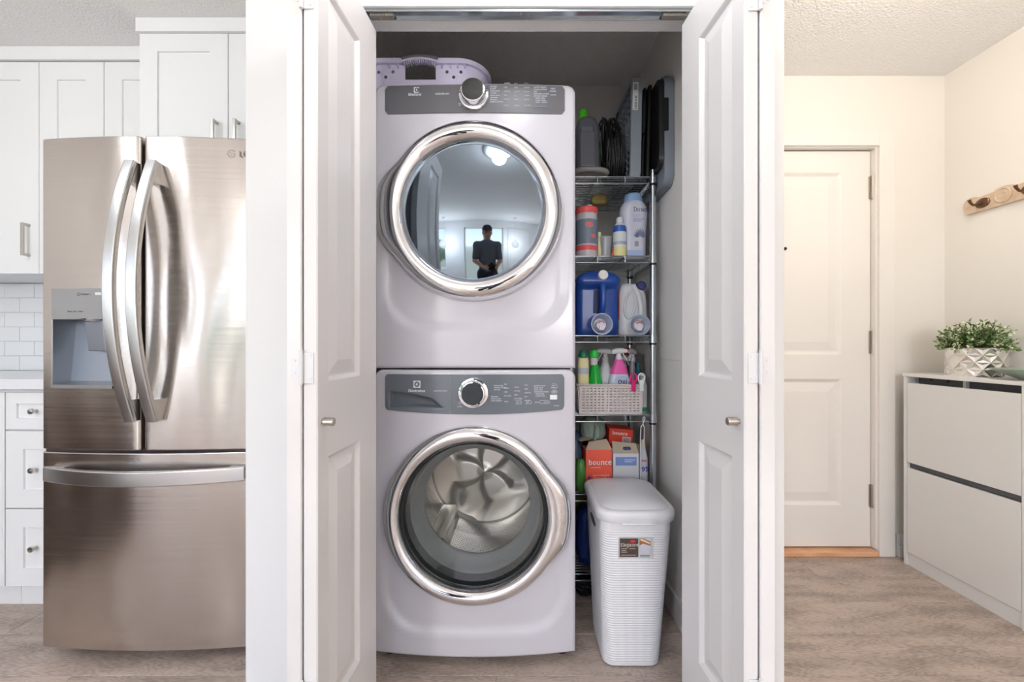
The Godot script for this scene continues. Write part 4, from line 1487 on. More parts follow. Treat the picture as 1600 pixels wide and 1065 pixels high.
# ---------------------------------------------------------------- hamper
func hamper() -> void:
	var t := thing("laundry_hamper", "tall white woven plastic laundry hamper with a lid and a paper label", "hamper", Vector3(0.393, 0, -1.484))
	var pl := mat(Color(0.87, 0.87, 0.885), 0.38)
	var H := 0.50
	var b := MB.new()
	var rings := []
	var rows := 61
	var seg := 26
	for i in rows * 4 + 1:
		var y := 0.006 + (H - 0.006) * i / float(rows * 4)
		var f := y / H
		var hx := lerpf(0.0965, 0.121, f)
		var zf := lerpf(0.113, 0.131, f)
		var zb := lerpf(-0.105, -0.190, f)
		var hz := (zf - zb) / 2.0
		var base := MB.rr(hx, hz, 0.038, y, 5, lerpf(-0.006, 0.006, f), (zf + zb) / 2.0)
		var ring := PackedVector3Array()
		# even steps round the outline, so that the weave keeps its size
		var per := [0.0]
		for j in base.size():
			per.append(per[-1] + base[j].distance_to(base[(j + 1) % base.size()]))
		var j := 0
		var n := seg * 6
		for k in n:
			var s: float = per[-1] * k / n
			while per[j + 1] < s: j += 1
			var q: float = (s - per[j]) / (per[j + 1] - per[j])
			var p := base[j].lerp(base[(j + 1) % base.size()], q)
			var out := Vector3(p.x / hx, 0, (p.z - (zf + zb) / 2.0) / hz)
			out = Vector3(pow(absf(out.x), 4) * signf(out.x), 0, pow(absf(out.z), 4) * signf(out.z)).normalized()
			var amp := 0.0016
			if y > H - 0.035 or y < 0.02: amp = 0.0
			var col := sin(TAU * s / per[-1] * seg)
			var wob := sin(TAU * i / 4.0 + 0.6 + 0.0) * (0.75 + 0.25 * col)
			ring.append(p + out * amp * (wob - 0.35 * smoothstep(0.85, 1.0, -col)))
		rings.append(ring)
	b.loft(rings, true, true, false)
	b.loft([MB.rr(0.114, 0.15, 0.03, H, 5, 0.006, -0.03), MB.rr(0.09, 0.10, 0.03, 0.02, 5)], true, false, true)
	var body := part("basket_body", b, pl, t, "woven pattern plastic body")
	b = MB.new()   # oval grips on the two sides: dark discs with the shade of an opening painted in
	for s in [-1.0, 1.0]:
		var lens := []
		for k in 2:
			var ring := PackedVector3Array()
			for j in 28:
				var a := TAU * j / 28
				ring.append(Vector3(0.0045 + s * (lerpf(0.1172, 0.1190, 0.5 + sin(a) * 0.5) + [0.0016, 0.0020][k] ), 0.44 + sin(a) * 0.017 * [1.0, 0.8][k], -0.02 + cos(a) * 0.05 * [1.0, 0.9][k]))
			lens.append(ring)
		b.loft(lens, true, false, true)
	part("grip_shade_disc", b, hexm("4b4a4e", 0.7), t, "dark oval disc for the shade in the grip opening")
	b = MB.new()
	var lid := []
	for q in [[-0.014, 0.126, 0.166], [-0.012, 0.132, 0.172], [0.006, 0.1345, 0.175], [0.018, 0.134, 0.1745], [0.025, 0.129, 0.169], [0.0275, 0.121, 0.161], [0.0265, 0.114, 0.154], [0.0265, 0.114, 0.154], [0.0305, 0.108, 0.148], [0.040, 0.09, 0.130], [0.048, 0.05, 0.085], [0.050, 0.02, 0.03]]:
		lid.append(MB.rr(q[1], q[2], 0.062 * q[1] / 0.13, H + 0.004 + q[0], 8, 0.009, -0.032))
	b.loft(lid, true, false, true)
	var ld := part("lid", b, pl, t, "domed plastic lid")
	b = MB.new()
	b.rbox(Vector3(0.006, H - 0.010, 0.140), Vector3(0.11, 0.006, 0.008), 0.0028, 2)
	part("lip", b, pl, ld)
	# printed paper label on the front
	var L := Node3D.new()
	L.name = "paper_label"
	t.add_child(L)
	L.position = Vector3(-0.001, 0.409, 0.1302)
	L.rotation.x = atan(0.018 / 0.5)
	b = MB.new()
	b.span(Vector3(-0.0575, -0.036, 0), Vector3(0.0575, 0.036, 0.0004))
	part("sheet", b, clear(Color(0.9, 0.9, 0.91), 0.35, 0.35), L)
	b = MB.new()
	b.span(Vector3(-0.053, -0.031, 0.0003), Vector3(0.008, 0.031, 0.0009))
	part("print_panel", b, hexm("4a3d38", 0.35), L)
	b = MB.new()
	b.x = xf(Vector3(-0.01, 0.022, 0.0012), out_z())
	b.x.basis = Basis(Vector3(1.6, 0, 0), Vector3(0, 0, 1), Vector3(0, -0.75, 0))
	b.lathe([Vector2(0.0062, 0), Vector2(0.0062, 0.0003), Vector2(0.0003, 0.0004)], 20)
	part("badge", b, hexm("d8343f", 0.4), L)
	text("lettering", "Elegance", 0.0105, Vector3(-0.021, 0.010, 0.0011), hexm("d8cfc8", 0.4), L, false, false, 0.0, 0.95, true)
	b = MB.new()
	for q in [[-0.048, -0.004, 0.02], [-0.048, -0.010, 0.017], [-0.048, -0.016, 0.019], [-0.022, -0.004, 0.021], [-0.048, -0.026, 0.05]]:
		b.span(Vector3(q[0], q[1], 0.0009), Vector3(q[0] + q[2], q[1] + 0.0026, 0.0012))
	part("print_line", b, hexm("a0938c", 0.5), L)
	b = MB.new()
	b.span(Vector3(0.012, -0.031, 0.0003), Vector3(0.049, 0.031, 0.0008))
	part("picture", b, hexm("c4c5cf", 0.4), L)
	b = MB.new()
	b.prism(PackedVector2Array([Vector2(0.012, 0.008), Vector2(0.024, 0.014), Vector2(0.049, 0.006), Vector2(0.049, 0.021), Vector2(0.028, 0.031), Vector2(0.012, 0.031)]), 0.0008, 0.0011)
	part("picture_top", b, hexm("9a6b48", 0.4), L)
	b = MB.new()
	b.prism(PackedVector2Array([Vector2(0.014, 0.025), Vector2(0.028, 0.02), Vector2(0.047, 0.012), Vector2(0.047, 0.017), Vector2(0.03, 0.026), Vector2(0.016, 0.031)]), 0.0011, 0.0013)
	part("picture_cloth", b, hexm("e8cdb0", 0.4), L)
	b = MB.new()
	for i in 12:
		b.span(Vector3(0.015 + i * 0.0026, -0.03, 0.0008), Vector3(0.015 + i * 0.0026 + (0.0016 if i % 3 else 0.001), -0.0235, 0.0011))
	part("barcode", b, hexm("45434c", 0.5), L)

# ---------------------------------------------------------------- hall: shoe cabinet, plant, dish, rack
func hall() -> void:
	var t := thing("shoe_cabinet", "white two compartment tilt front shoe cabinet against the right wall", "shoe cabinet", Vector3(1.91, 0, -2.025))
	# local: x into the wall, z along the wall towards the camera
	var wm := mat(Color(0.90, 0.895, 0.885), 0.34)
	var w := 0.49
	var d := 0.278
	var h := 0.94
	var b := MB.new()
	b.span(Vector3(-0.004, h - 0.016, -0.002), Vector3(d, h, w + 0.002), 0.0015)
	part("top", b, wm, t)
	b = MB.new()
	b.span(Vector3(0, 0, 0), Vector3(d, h - 0.016, 0.016), 0.001); b.span(Vector3(0, 0, w - 0.016), Vector3(d, h - 0.016, w), 0.001)
	b.span(Vector3(d - 0.006, 0.03, 0.016), Vector3(d, h - 0.016, w - 0.016))
	b.span(Vector3(0.02, 0.05, 0.016), Vector3(d - 0.006, 0.06, w - 0.016)); b.span(Vector3(0.006, 0.0, 0.016), Vector3(0.02, 0.062, w - 0.016), 0.001)
	b.span(Vector3(0.05, 0.49, 0.016), Vector3(d - 0.006, 0.50, w - 0.016)); b.span(Vector3(0.045, 0.84, w / 2 - 0.016), Vector3(0.0595, h - 0.0165, w / 2 - 0.004))
	part("carcass", b, wm, t)
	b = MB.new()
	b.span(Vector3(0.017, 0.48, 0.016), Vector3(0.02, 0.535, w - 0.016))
	part("gap_shade", b, hexm("5a5b60", 0.6), t)  # dark sheet stands in for the shade between the flaps
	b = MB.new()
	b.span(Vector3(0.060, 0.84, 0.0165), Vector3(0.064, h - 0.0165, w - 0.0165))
	part("gap_shade", b, hexm("5a5b60", 0.6), t)  # shade of the upper gap, put in as a dark sheet
	for q in [[0.065, 0.478], [0.505, 0.893]]:
		b = MB.new()
		b.span(Vector3(0.0, q[0], 0.018), Vector3(0.016, q[1], w - 0.018), 0.002)
		var f := part("flap", b, wm, t)
	b = MB.new()
	for z in [0.08, 0.155]:
		b.x = xf(Vector3(0.058, 0.911, z), Basis(Vector3.BACK, PI / 2))
		b.lathe([Vector2(0.006, 0), Vector2(0.006, 0.002), Vector2(0.001, 0.003)], 10)
	part("bolt_cap", b, M.black, t)
	# skirting recess is open behind; the plant in a faceted mirror pot
	t = thing("potted_plant", "small flowering faux plant in a faceted silver mirror pot on the shoe cabinet", "potted plant", Vector3(2.05, 0.94, -1.834))
	b = MB.new()
	var prof := []
	var nrow := 4
	for i in nrow:   # diamond facets: each row of corners is turned half a step
		var y0 := 0.125 * i / nrow; var y1 := 0.125 * (i + 1) / nrow
		for j in 13:
			var st := TAU / 13
			var o := 0.5 * (i % 2)
			var A := Vector3(cos((j + o) * st), 0, sin((j + o) * st)) * 0.098; var B := Vector3(cos((j + 1 + o) * st), 0, sin((j + 1 + o) * st)) * 0.098
			var C := Vector3(cos((j + 0.5 + o) * st), 0, sin((j + 0.5 + o) * st)) * 0.098; var D := Vector3(cos((j + 1.5 + o) * st), 0, sin((j + 1.5 + o) * st)) * 0.098
			A.y = y0; B.y = y0; C.y = y1; D.y = y1
			var mid := (A + B + C) / 3.0 * Vector3(0.965, 1, 0.965); var mid2 := (B + D + C) / 3.0 * Vector3(0.965, 1, 0.965)
			for e in [[B, A], [A, C], [C, B]]: facet(b, e[0], e[1], mid)
			for e in [[D, B], [B, C], [C, D]]: facet(b, e[0], e[1], mid2)
	part("pot", b, mat(Color(0.90, 0.89, 0.88), 0.14, 1.0), t, "faceted silver pot")
	b = MB.new()
	b.lathe([Vector2(0.086, 0.004), Vector2(0.086, 0.118), Vector2(0.001, 0.12)], 24)
	part("filling", b, hexm("2f3a22", 0.9), t)
	plant(t)
	# dish
	b = MB.new()
	b.lathe([Vector2(0.001, 0.0), Vector2(0.05, 0.0), Vector2(0.054, 0.004), Vector2(0.10, 0.022), Vector2(0.148, 0.043), Vector2(0.150, 0.046), Vector2(0.146, 0.046), Vector2(0.098, 0.027), Vector2(0.05, 0.010), Vector2(0.001, 0.009)], 40)
	var dm := mat(Color(0.60, 0.66, 0.60), 0.12)
	var ds := single("glass_dish", b, dm, "shallow grey green glazed dish on the shoe cabinet", "dish", Vector3(2.036, 0.94, -1.612))
	ds.scale = Vector3(0.9, 0.95, 0.72)
	# coat rack
	t = thing("coat_rack", "distressed carved wooden coat rack with bronze hooks on the right wall", "coat rack", Vector3(2.19, 1.742, -1.995))
	# local: x out of the wall is negative, z along the wall towards the camera
	var poly := PackedVector2Array()
	poly.append(Vector2(0.012, -0.036)); poly.append(Vector2(0.66, -0.036))
	for i in 9:
		var a := -PI / 2 + PI * i / 8.0
		poly.append(Vector2(0.66 + cos(a) * 0.02, 0.001 + sin(a) * 0.036))
	for c in [0.5, 0.165]:
		poly.append(Vector2(c + 0.05, 0.033))
		for i in 9:
			var a := PI * i / 8.0
			poly.append(Vector2(c + cos(a) * 0.036, 0.034 + sin(a) * 0.012))
		poly.append(Vector2(c - 0.05, 0.033))
	poly.append(Vector2(0.075, 0.030))
	for i in 7:
		var a := PI / 4 + PI * 0.78 * i / 6.0
		poly.append(Vector2(0.034 + cos(a) * 0.034, 0.006 + sin(a) * 0.034))
	b = MB.new()
	b.x = Transform3D(Basis(Vector3(0, 0, 1), Vector3(0, 1, 0), Vector3(-1, 0, 0)), Vector3.ZERO)
	b.prism(poly, 0.0, 0.018)
	var bw := mat(Color(0.87, 0.80, 0.72), 0.6)
	var wt := noise_tex(0.02, 256, false, 1.0, 4, FastNoiseLite.TYPE_SIMPLEX_SMOOTH, 4)
	wt.color_ramp = ramp([Color(0.90, 0.84, 0.77), Color(0.95, 0.92, 0.88), Color(0.98, 0.96, 0.93)])
	bw.albedo_texture = wt
	tri_map(bw, 4.0)
	var board := part("board", b, bw, t, "worn cream painted wooden board")
	for z in [0.165, 0.5]:
		b = MB.new()
		b.x = Transform3D(Basis(Vector3(0, 1, 0), Vector3(-1, 0, 0), Vector3(0, 0, 1)), Vector3(-0.017, 0.006, z))
		b.lathe([Vector2(0.034, 0), Vector2(0.034, 0.005), Vector2(0.029, 0.008), Vector2(0.025, 0.004), Vector2(0.018, 0.004), Vector2(0.014, 0.007), Vector2(0.009, 0.003), Vector2(0.001, 0.004)], 28)
		part("rosette", b, bw, board)
	for z in [0.085, 0.262, 0.42, 0.59]:
		b = MB.new()
		b.x = Transform3D(Basis(Vector3(0, 1.25, 0), Vector3(-1, 0, 0), Vector3(0, 0, 1.7)), Vector3(-0.018, -0.002, z))
		b.lathe([Vector2(0.018, 0), Vector2(0.018, 0.003), Vector2(0.014, 0.006), Vector2(0.001, 0.007)], 22)
		b.x = Transform3D()
		b.tube([Vector3(-0.02, 0.0, z), Vector3(-0.045, -0.012, z), Vector3(-0.066, -0.012, z), Vector3(-0.078, 0.0, z), Vector3(-0.083, 0.012, z)], [0.006, 0.0055, 0.005, 0.0055, 0.007], 10)
		part("hook", b, mat(Color(0.42, 0.31, 0.23), 0.3, 0.75), t, "bronze hook on an oval plate")

func facet(b: MB, p: Vector3, q: Vector3, c: Vector3) -> void:
	var m := (q - p).cross(c - p).normalized()
	if m.dot(Vector3(c.x, 0, c.z)) < 0: m = -m
	b.tri(p, q, c, m, m, m)

func plant(t: Node3D) -> void:
	var greens := [hexm("5d7d42", 0.5), hexm("7f9c5c", 0.5), hexm("456336", 0.5), hexm("ebedcf", 0.55)]
	for g in greens: 
		g.backlight_enabled = true
		g.backlight = Color(0.18, 0.22, 0.10)
	var leafs := [MB.new(), MB.new(), MB.new(), MB.new()]
	var stems := MB.new()
	for i in 150:
		var a := rng.randf() * TAU
		var el := asin(rng.randf_range(0.02, 1.0))
		var dir := Vector3(cos(a) * cos(el), sin(el), sin(a) * cos(el))
		var tip := Vector3(dir.x * 0.128, 0.118 + dir.y * 0.125, dir.z * 0.125) * 1.0
		tip *= rng.randf_range(0.86, 1.06)
		tip.y = maxf(tip.y, 0.118)
		var root := Vector3(dir.x * 0.05, 0.115, dir.z * 0.05)
		stems.tube([root, root.lerp(tip, 0.5) + Vector3(0, 0.012, 0), tip], 0.0011, 4)
		for k in 20:
			var s := 0.3 + 0.7 * k / 19.0
			var p := root.lerp(tip, s) + Vector3(0, 0.012 * (1 - absf(2 * s - 1)), 0)
			var ld := (dir + Vector3(rng.randfn(), rng.randfn() * 0.8 + 0.2, rng.randfn())).normalized()
			var side := ld.cross(Vector3(rng.randfn(), rng.randfn(), rng.randfn())).normalized()
			var L := rng.randf_range(0.013, 0.021)
			var which := rng.randi() % 3
			if s > 0.62 and rng.randf() < 0.5: which = 3
			if which == 3: L *= 0.8
			leaf_blade(leafs[which], p, ld, side, L, L * (0.5 if which < 3 else 0.6))
	part("stem", stems, hexm("5a5634", 0.7), t).set_meta("kind", "stuff")
	for i in 4:
		var o := part(["foliage", "foliage", "foliage", "blossom"][i], leafs[i], greens[i], t)
		o.set_meta("kind", "stuff")

func leaf_blade(b: MB, p: Vector3, d: Vector3, s: Vector3, L: float, w: float) -> void:
	var n := d.cross(s).normalized()
	var m1 := p + d * L * 0.5 + s * w * 0.5 + n * L * 0.08
	var m2 := p + d * L * 0.5 - s * w * 0.5 + n * L * 0.08
	var e := p + d * L
	var c := p + d * L * 0.5
	for q in [[p, m1, c], [m1, e, c], [e, m2, c], [m2, p, c]]:
		var g: Vector3 = (q[1] - q[0]).cross(q[2] - q[0]).normalized()
		b.tri(q[0], q[1], q[2], g, g, g)

# ---------------------------------------------------------------- what stands on the shelves
func bottle(rows: Array, k := 4) -> MB:   # rows of (half width, half depth, corner radius, height, x offset)
	var b := MB.new()
	var rings := []
	for r in rows:
		rings.append(MB.rr(r[0], r[1], r[2], r[3], k, r[4] if r.size() > 4 else 0.0))
	b.loft(rings)
	return b

# a trigger sprayer head whose neck foot is at the origin and whose nozzle points along s on x
func trigger_head(s: float) -> MB:
	var b := MB.new()
	b.lathe([Vector2(0.014, 0), Vector2(0.014, 0.016), Vector2(0.011, 0.018), Vector2(0.009, 0.03)], 18)
	var rows := []
	for q in [[-0.030, 0.006, 0.008, 0.036], [-0.027, 0.010, 0.010, 0.037], [-0.010, 0.0125, 0.011, 0.040], [0.012, 0.011, 0.010, 0.042], [0.03, 0.008, 0.008, 0.041], [0.034, 0.007, 0.007, 0.041]]:
		var ring := PackedVector3Array()
		for j in 12:
			var a := TAU * j / 12
			ring.append(Vector3(q[0] * s, q[3] + sin(a) * q[1], cos(a) * q[2]))
		rows.append(ring)
	b.loft(rows)
	b.bar([Vector3(0.014 * s, 0.036, 0), Vector3(0.020 * s, 0.022, 0), Vector3(0.030 * s, 0.008, 0), Vector3(0.033 * s, 0.002, 0)], Vector3(s, 0.4, 0), 0.006, 0.0025, 0.002)
	return b

func disc(r: float, h: float) -> MB:
	var b := MB.new()
	b.x.basis = out_z()
	b.lathe([Vector2(0.001, 0), Vector2(r, 0), Vector2(r, h * 0.7), Vector2(r * 0.9, h), Vector2(0.001, h)], 28)
	return b

func contents() -> void:
	basket_on_dryer()
	var first := get_child_count()
	top_shelf()
	second_shelf()
	third_shelf()
	fourth_shelf()
	lower_shelves()
	# the stock is a twentieth larger than the sizes written out for it
	for o in get_children().slice(first):
		if not (o.name in ["serving_tray", "strap_pile", "blue_valve"]):
			o.scale *= 1.048

func basket_on_dryer() -> void:
	var t := thing("laundry_basket", "low lavender plastic laundry basket with a grey grip on top of the dryer", "laundry basket", Vector3(-0.335, 1.966, -1.575))
	var lav := mat(Color(0.82, 0.80, 0.90), 0.4)
	var hx := 0.238
	var hz := 0.168
	var h := 0.098
	# wall: an outline swept up, with openings cut through by booleans
	var c := CSGCombiner3D.new()
	c.name = "basket_wall"
	t.add_child(c)
	c.material_override = lav
	var outline := func(g: float) -> PackedVector2Array:
		var o := PackedVector2Array()
		for p in MB.rr(hx - g, hz - g, 0.11 - g, 0, 10): o.append(Vector2(p.x, p.z))
		return o
	var poly := func(pts: PackedVector2Array, y0: float, y1: float, op: int) -> void:
		var q := CSGPolygon3D.new()
		q.name = "outline"
		q.polygon = pts
		q.depth = y1 - y0
		q.operation = op
		q.rotation.x = PI / 2
		q.position.y = y0
		q.smooth_faces = false
		q.material = lav
		c.add_child(q, true)
	poly.call(outline.call(0.012), 0.0, h, CSGShape3D.OPERATION_UNION)
	poly.call(outline.call(0.0), h - 0.016, h, CSGShape3D.OPERATION_UNION)
	poly.call(outline.call(0.0155), 0.004, h + 0.01, CSGShape3D.OPERATION_SUBTRACTION)
	for s in [-1.0, 1.0]:
		var q := CSGBox3D.new()
		q.name = "grip_opening"
		q.size = Vector3(0.106, 0.066, 0.06)
		q.position = Vector3(0, 0.064, s * hz)
		q.operation = CSGShape3D.OPERATION_SUBTRACTION
		c.add_child(q, true)
		for x in [-0.145, -0.120, -0.095, 0.092, 0.115, 0.14, -0.17, 0.172]:
			var k := CSGCylinder3D.new()
			k.name = "hole"
			k.radius = 0.0058
			k.height = 0.06
			k.sides = 16
			k.rotation.x = PI / 2
			k.position = Vector3(x, 0.04 if absf(absf(x) - 0.118) < 0.01 else (0.03 if absf(x) > 0.16 else 0.058), s * hz)
			k.operation = CSGShape3D.OPERATION_SUBTRACTION
			c.add_child(k, true)
	for s in [-1.0, 1.0]:
		var pts := []
		for i in 13:
			var k := -1.0 + 2.0 * i / 12.0
			pts.append(Vector3(k * 0.062, h - 0.004 + 0.011 * (1.0 - k * k), s * (hz - 0.008)))
		var b := MB.new()
		b.bar(pts, Vector3.UP, 0.013, 0.005, 0.003)
		part("grip", b, hexm("6a676e", 0.5), t, "dark grey soft grip")
		b = MB.new()
		var p2 := []
		for p in pts: p2.append(p + Vector3(0, -0.011, s * 0.003))
		b.bar(p2, Vector3.UP, 0.012, 0.004, 0.002)
		for i in 15:
			var k := -1.0 + 2.0 * i / 14.0
			var y := h - 0.016 + 0.011 * (1.0 - k * k)
			b.rbox(Vector3(k * 0.051, y - 0.006, s * (hz - 0.002)), Vector3(0.0022, 0.016, 0.018), 0.0008)
		part("grip_rib", b, lav, t)
	var r := MB.new()
	for s in [-1.0, 1.0]:
		for x in [-0.155, -0.105, -0.075, 0.075, 0.105, 0.13, 0.155]:
			r.rbox(Vector3(x, h - 0.022, s * (hz - 0.006)), Vector3(0.0022, 0.014, 0.011), 0.0008)
	part("rim_rib", r, lav, t)

func top_shelf() -> void:
	var Y: float = DECK[0]
	# handheld steam cleaner
	var t := thing("steam_cleaner", "grey handheld steam cleaner with a bright green cap on the top shelf", "steam cleaner", Vector3(0.3060, Y, -1.8130))
	var gr := mat(Color(0.37, 0.37, 0.41), 0.35)
	var b := bottle([[0.05, 0.052, 0.02, 0.0], [0.052, 0.054, 0.02, 0.01], [0.050, 0.052, 0.02, 0.10], [0.048, 0.05, 0.02, 0.19], [0.044, 0.046, 0.024, 0.24], [0.034, 0.036, 0.024, 0.266], [0.024, 0.026, 0.018, 0.275]])
	part("body", b, gr, t)
	b = MB.new()
	b.rbox(Vector3(-0.005, 0.125, 0.05), Vector3(0.062, 0.145, 0.016), 0.006, 2); b.rbox(Vector3(-0.005, 0.205, 0.046), Vector3(0.055, 0.03, 0.018), 0.007, 2)
	part("front_plate", b, mat(Color(0.44, 0.44, 0.48), 0.3), t)
	b = MB.new()
	b.rbox(Vector3(0.047, 0.10, 0.02), Vector3(0.014, 0.13, 0.05), 0.007, 2)
	part("side_tank", b, mat(Color(0.10, 0.28, 0.16), 0.2), t, "dark green side panel")
	b = MB.new()
	b.x = xf(Vector3(-0.014, 0.272, 0.0))
	b.lathe([Vector2(0.018, 0), Vector2(0.018, 0.024), Vector2(0.015, 0.038), Vector2(0.012, 0.043), Vector2(0.001, 0.044)], 20)
	part("cap", b, hexm("4fc21e", 0.4), t, "bright green cap")
	b = MB.new()
	b.tube([Vector3(0.02, 0.22, 0.02), Vector3(0.043, 0.235, 0.02), Vector3(0.050, 0.19, 0.02), Vector3(0.050, 0.12, 0.02), Vector3(0.045, 0.06, 0.02)], 0.008, 10)
	part("handle", b, gr, t)
	# its ribbed hose, coiled in front
	var hose := []
	for i in 41:
		var a := TAU * 1.0 * i / 40.0
		hose.append(Vector3(cos(a) * 0.055, 0.0105 + 0.006 * sin(a), sin(a) * 0.028))
	b = MB.new()
	var dense := []
	var rad := []
	for i in 161:
		var a := TAU * i / 160.0
		dense.append(Vector3(cos(a) * 0.062, 0.0145 + 0.004 * sin(a * 0.5), sin(a) * 0.03))
		rad.append(0.0115 if i % 2 == 0 else 0.0095)
	b.tube(dense, rad, 10, false)
	single("vacuum_hose", b, hexm("8d8a86", 0.5), "ribbed grey hose coiled at the foot of the steam cleaner", "hose", Vector3(0.3113, Y + 0.0010, -1.7392 + 0.012))
	# looped black cords
	b = MB.new()
	for k in 11:
		var loop := []
		var rx := 0.075 + rng.randf() * 0.02
		var ry := 0.125 + rng.randf() * 0.014
		for i in 32:
			var a := TAU * i / 32
			loop.append(Vector3(-0.016 + k * 0.0062 + 0.012 * sin(a * 2 + k) * 0.4 - 0.010 * sin(a), ry + 0.006 + sin(a) * ry, cos(a) * rx))
		b.tube(loop, 0.0038, 6, true)
	b.tube([Vector3(-0.02, 0.26, 0.02), Vector3(-0.024, 0.275, 0.022), Vector3(-0.022, 0.285, 0.02)], 0.003, 6); b.tube([Vector3(0.03, 0.25, 0.03), Vector3(0.036, 0.285, 0.035), Vector3(0.037, 0.295, 0.034)], 0.003, 6)
	single("power_cord", b, hexm("141416", 0.4), "looped black power cords standing between steam cleaner and grey crate", "cord", Vector3(0.402, Y, -1.8340))
	# folded grey crate, on edge
	t = thing("folding_crate", "folded grey plastic crate with grid openings and a white sticker on the top shelf", "crate", Vector3(0.4715, Y + 0.003, -1.7061))
	t.rotation.z = -0.018
	var cg := mat(Color(0.47, 0.51, 0.56), 0.45)
	var H := 0.385
	b = MB.new()   # the front rail, with rounded ends
	var rail := []
	for q in [[0.0, -0.012], [0.012, 0.0], [H - 0.006, 0.0], [H, -0.008]]:
		rail.append(Vector3(0.022, q[0], q[1] - 0.01))
	b.bar(rail, Vector3.RIGHT, 0.010, 0.022, 0.006, 3)
	part("front_rail", b, mat(Color(0.56, 0.60, 0.64), 0.42), t)
	b = MB.new()   # the slotted side, seen from the left: x = 0, z from 0 to -0.285
	b.x = Transform3D(Basis(Vector3(0, 0, 1), Vector3(0, 1, 0), Vector3(-1, 0, 0)), Vector3(0.002, 0.004, -0.29))
	b.slotted(0.272, 0.12, 0.004, 6, 4, 0.012, 0.010, 0.007, 0.007)
	b.x.origin = Vector3(0.002, 0.124, -0.29)
	b.slotted(0.092, 0.12, 0.006, 1, 4, 0.03, 0.012, 0.006, 0.007)
	b.x.origin = Vector3(0.002, 0.124, -0.198)
	b.slotted(0.086, 0.12, 0.006, 1, 5, 0.028, 0.012, 0.006, 0.007)
	b.x.origin = Vector3(0.002, 0.124, -0.112)
	b.slotted(0.094, 0.12, 0.006, 2, 5, 0.026, 0.012, 0.008, 0.007)
	b.x.origin = Vector3(0.002, 0.244, -0.29)
	b.slotted(0.272, 0.138, 0.004, 6, 5, 0.012, 0.010, 0.007, 0.007)
	part("slotted_side", b, cg, t)
	b = MB.new()
	b.span(Vector3(0.0, 0.375, -0.292), Vector3(0.042, H, -0.012), 0.003); b.span(Vector3(0.0, 0.0, -0.292), Vector3(0.042, 0.01, -0.012), 0.003); b.span(Vector3(-0.006, 0.0, -0.296), Vector3(0.042, 0.24, -0.28), 0.003)
	for y in [0.03, 0.11, 0.19]:
		b.rod(Vector3(-0.004, y, -0.286), Vector3(-0.004, y + 0.05, -0.286), 0.006, 10)
	part("frame", b, cg, t)
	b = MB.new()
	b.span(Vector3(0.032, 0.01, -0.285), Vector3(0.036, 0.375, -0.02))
	part("inner_shade_sheet", b, hexm("23252a", 0.6), t, "dark sheet inside for the shade behind the slots")  # crate interior painted dark, the shade behind its slots put into the colour
	b = MB.new()
	b.span(Vector3(0.004, 0.255, 0.0), Vector3(0.026, 0.365, 0.0008))
	var st := part("sticker", b, hexm("e4e6e8", 0.4), t, "white barcode sticker")
	b = MB.new()
	for i in 7:
		b.span(Vector3(0.008, 0.335 + i * 0.0035, 0.0008), Vector3(0.022, 0.3368 + i * 0.0035, 0.0011))
	for i in 9:
		b.span(Vector3(0.012, 0.26 + i * 0.006, 0.0008), Vector3(0.022, 0.2625 + i * 0.006, 0.0011))
	part("barcode", b, hexm("4a4a4e", 0.5), st)
	# folded black step stool
	t = thing("folding_stool", "folded black plastic step stool between the grey crate and the grey tray", "step stool", Vector3(0.531, Y, -1.7187))
	t.rotation.z = -0.03
	b = MB.new()
	b.rbox(Vector3(0.0, 0.185, -0.15), Vector3(0.012, 0.36, 0.27), 0.005, 2); b.rbox(Vector3(0.02, 0.19, -0.15), Vector3(0.014, 0.37, 0.28), 0.005, 2)
	part("panel", b, hexm("17171a", 0.5), t)
	b = MB.new()
	b.rbox(Vector3(-0.006, 0.235, -0.004), Vector3(0.014, 0.13, 0.02), 0.004, 2)
	part("handle", b, hexm("0f0f11", 0.6), t)
	b = MB.new()
	for i in 6:
		for j in 5:
			b.x = Transform3D(Basis(Vector3(0, 0, 1), Vector3(-1, 0, 0), Vector3(0, -1, 0)), Vector3(-0.006, 0.22 + i * 0.022, -0.06 - j * 0.022))
			b.lathe([Vector2(0.005, 0), Vector2(0.0045, 0.0015), Vector2(0.0005, 0.002)], 8)
	part("grip_dot", b, hexm("2b2b30", 0.4), t)
	# grey tray with a black inside, leaning on the wall
	t = thing("serving_tray", "tall grey plastic tray with a black inner side leaning on the closet's right wall", "tray", Vector3(0.588, Y, -1.635))
	var side := Transform3D(Basis(Vector3(0, 0, 1), Vector3(0, 1, 0), Vector3(-1, 0, 0)), Vector3(0.0, 0.158, -0.16))
	b = MB.new()
	var rings := []
	for q in [[-0.039, 0.006], [-0.0375, 0.0], [-0.012, 0.0], [0.0, 0.003]]:   # a shallow rounded shell: x of the outline is depth into the shelf
		var ring := PackedVector3Array()
		for p in MB.rr(0.165 - q[1], 0.226 - q[1], 0.046, 0, 6): ring.append(Vector3(p.x, p.z, q[0]))
		rings.append(ring)
	b.x = side
	b.loft(rings)
	part("shell", b, mat(Color(0.50, 0.53, 0.57), 0.4), t)
	b = MB.new()
	rings = []
	for q in [[0.0005, 0.002], [0.018, 0.006], [0.020, 0.012]]:
		var ring := PackedVector3Array()
		for p in MB.rr(0.163 - q[1], 0.186 - q[1], 0.042, 0, 6): ring.append(Vector3(p.x, p.z + 0.032, q[0]))
		rings.append(ring)
	b.x = side
	b.loft(rings)
	part("inner_side", b, hexm("141417", 0.45), t, "black inner side")
	b = MB.new()
	b.rbox(Vector3(0.006, 0.21, 0.004), Vector3(0.018, 0.13, 0.008), 0.002)
	part("clip", b, hexm("101013", 0.5), t)

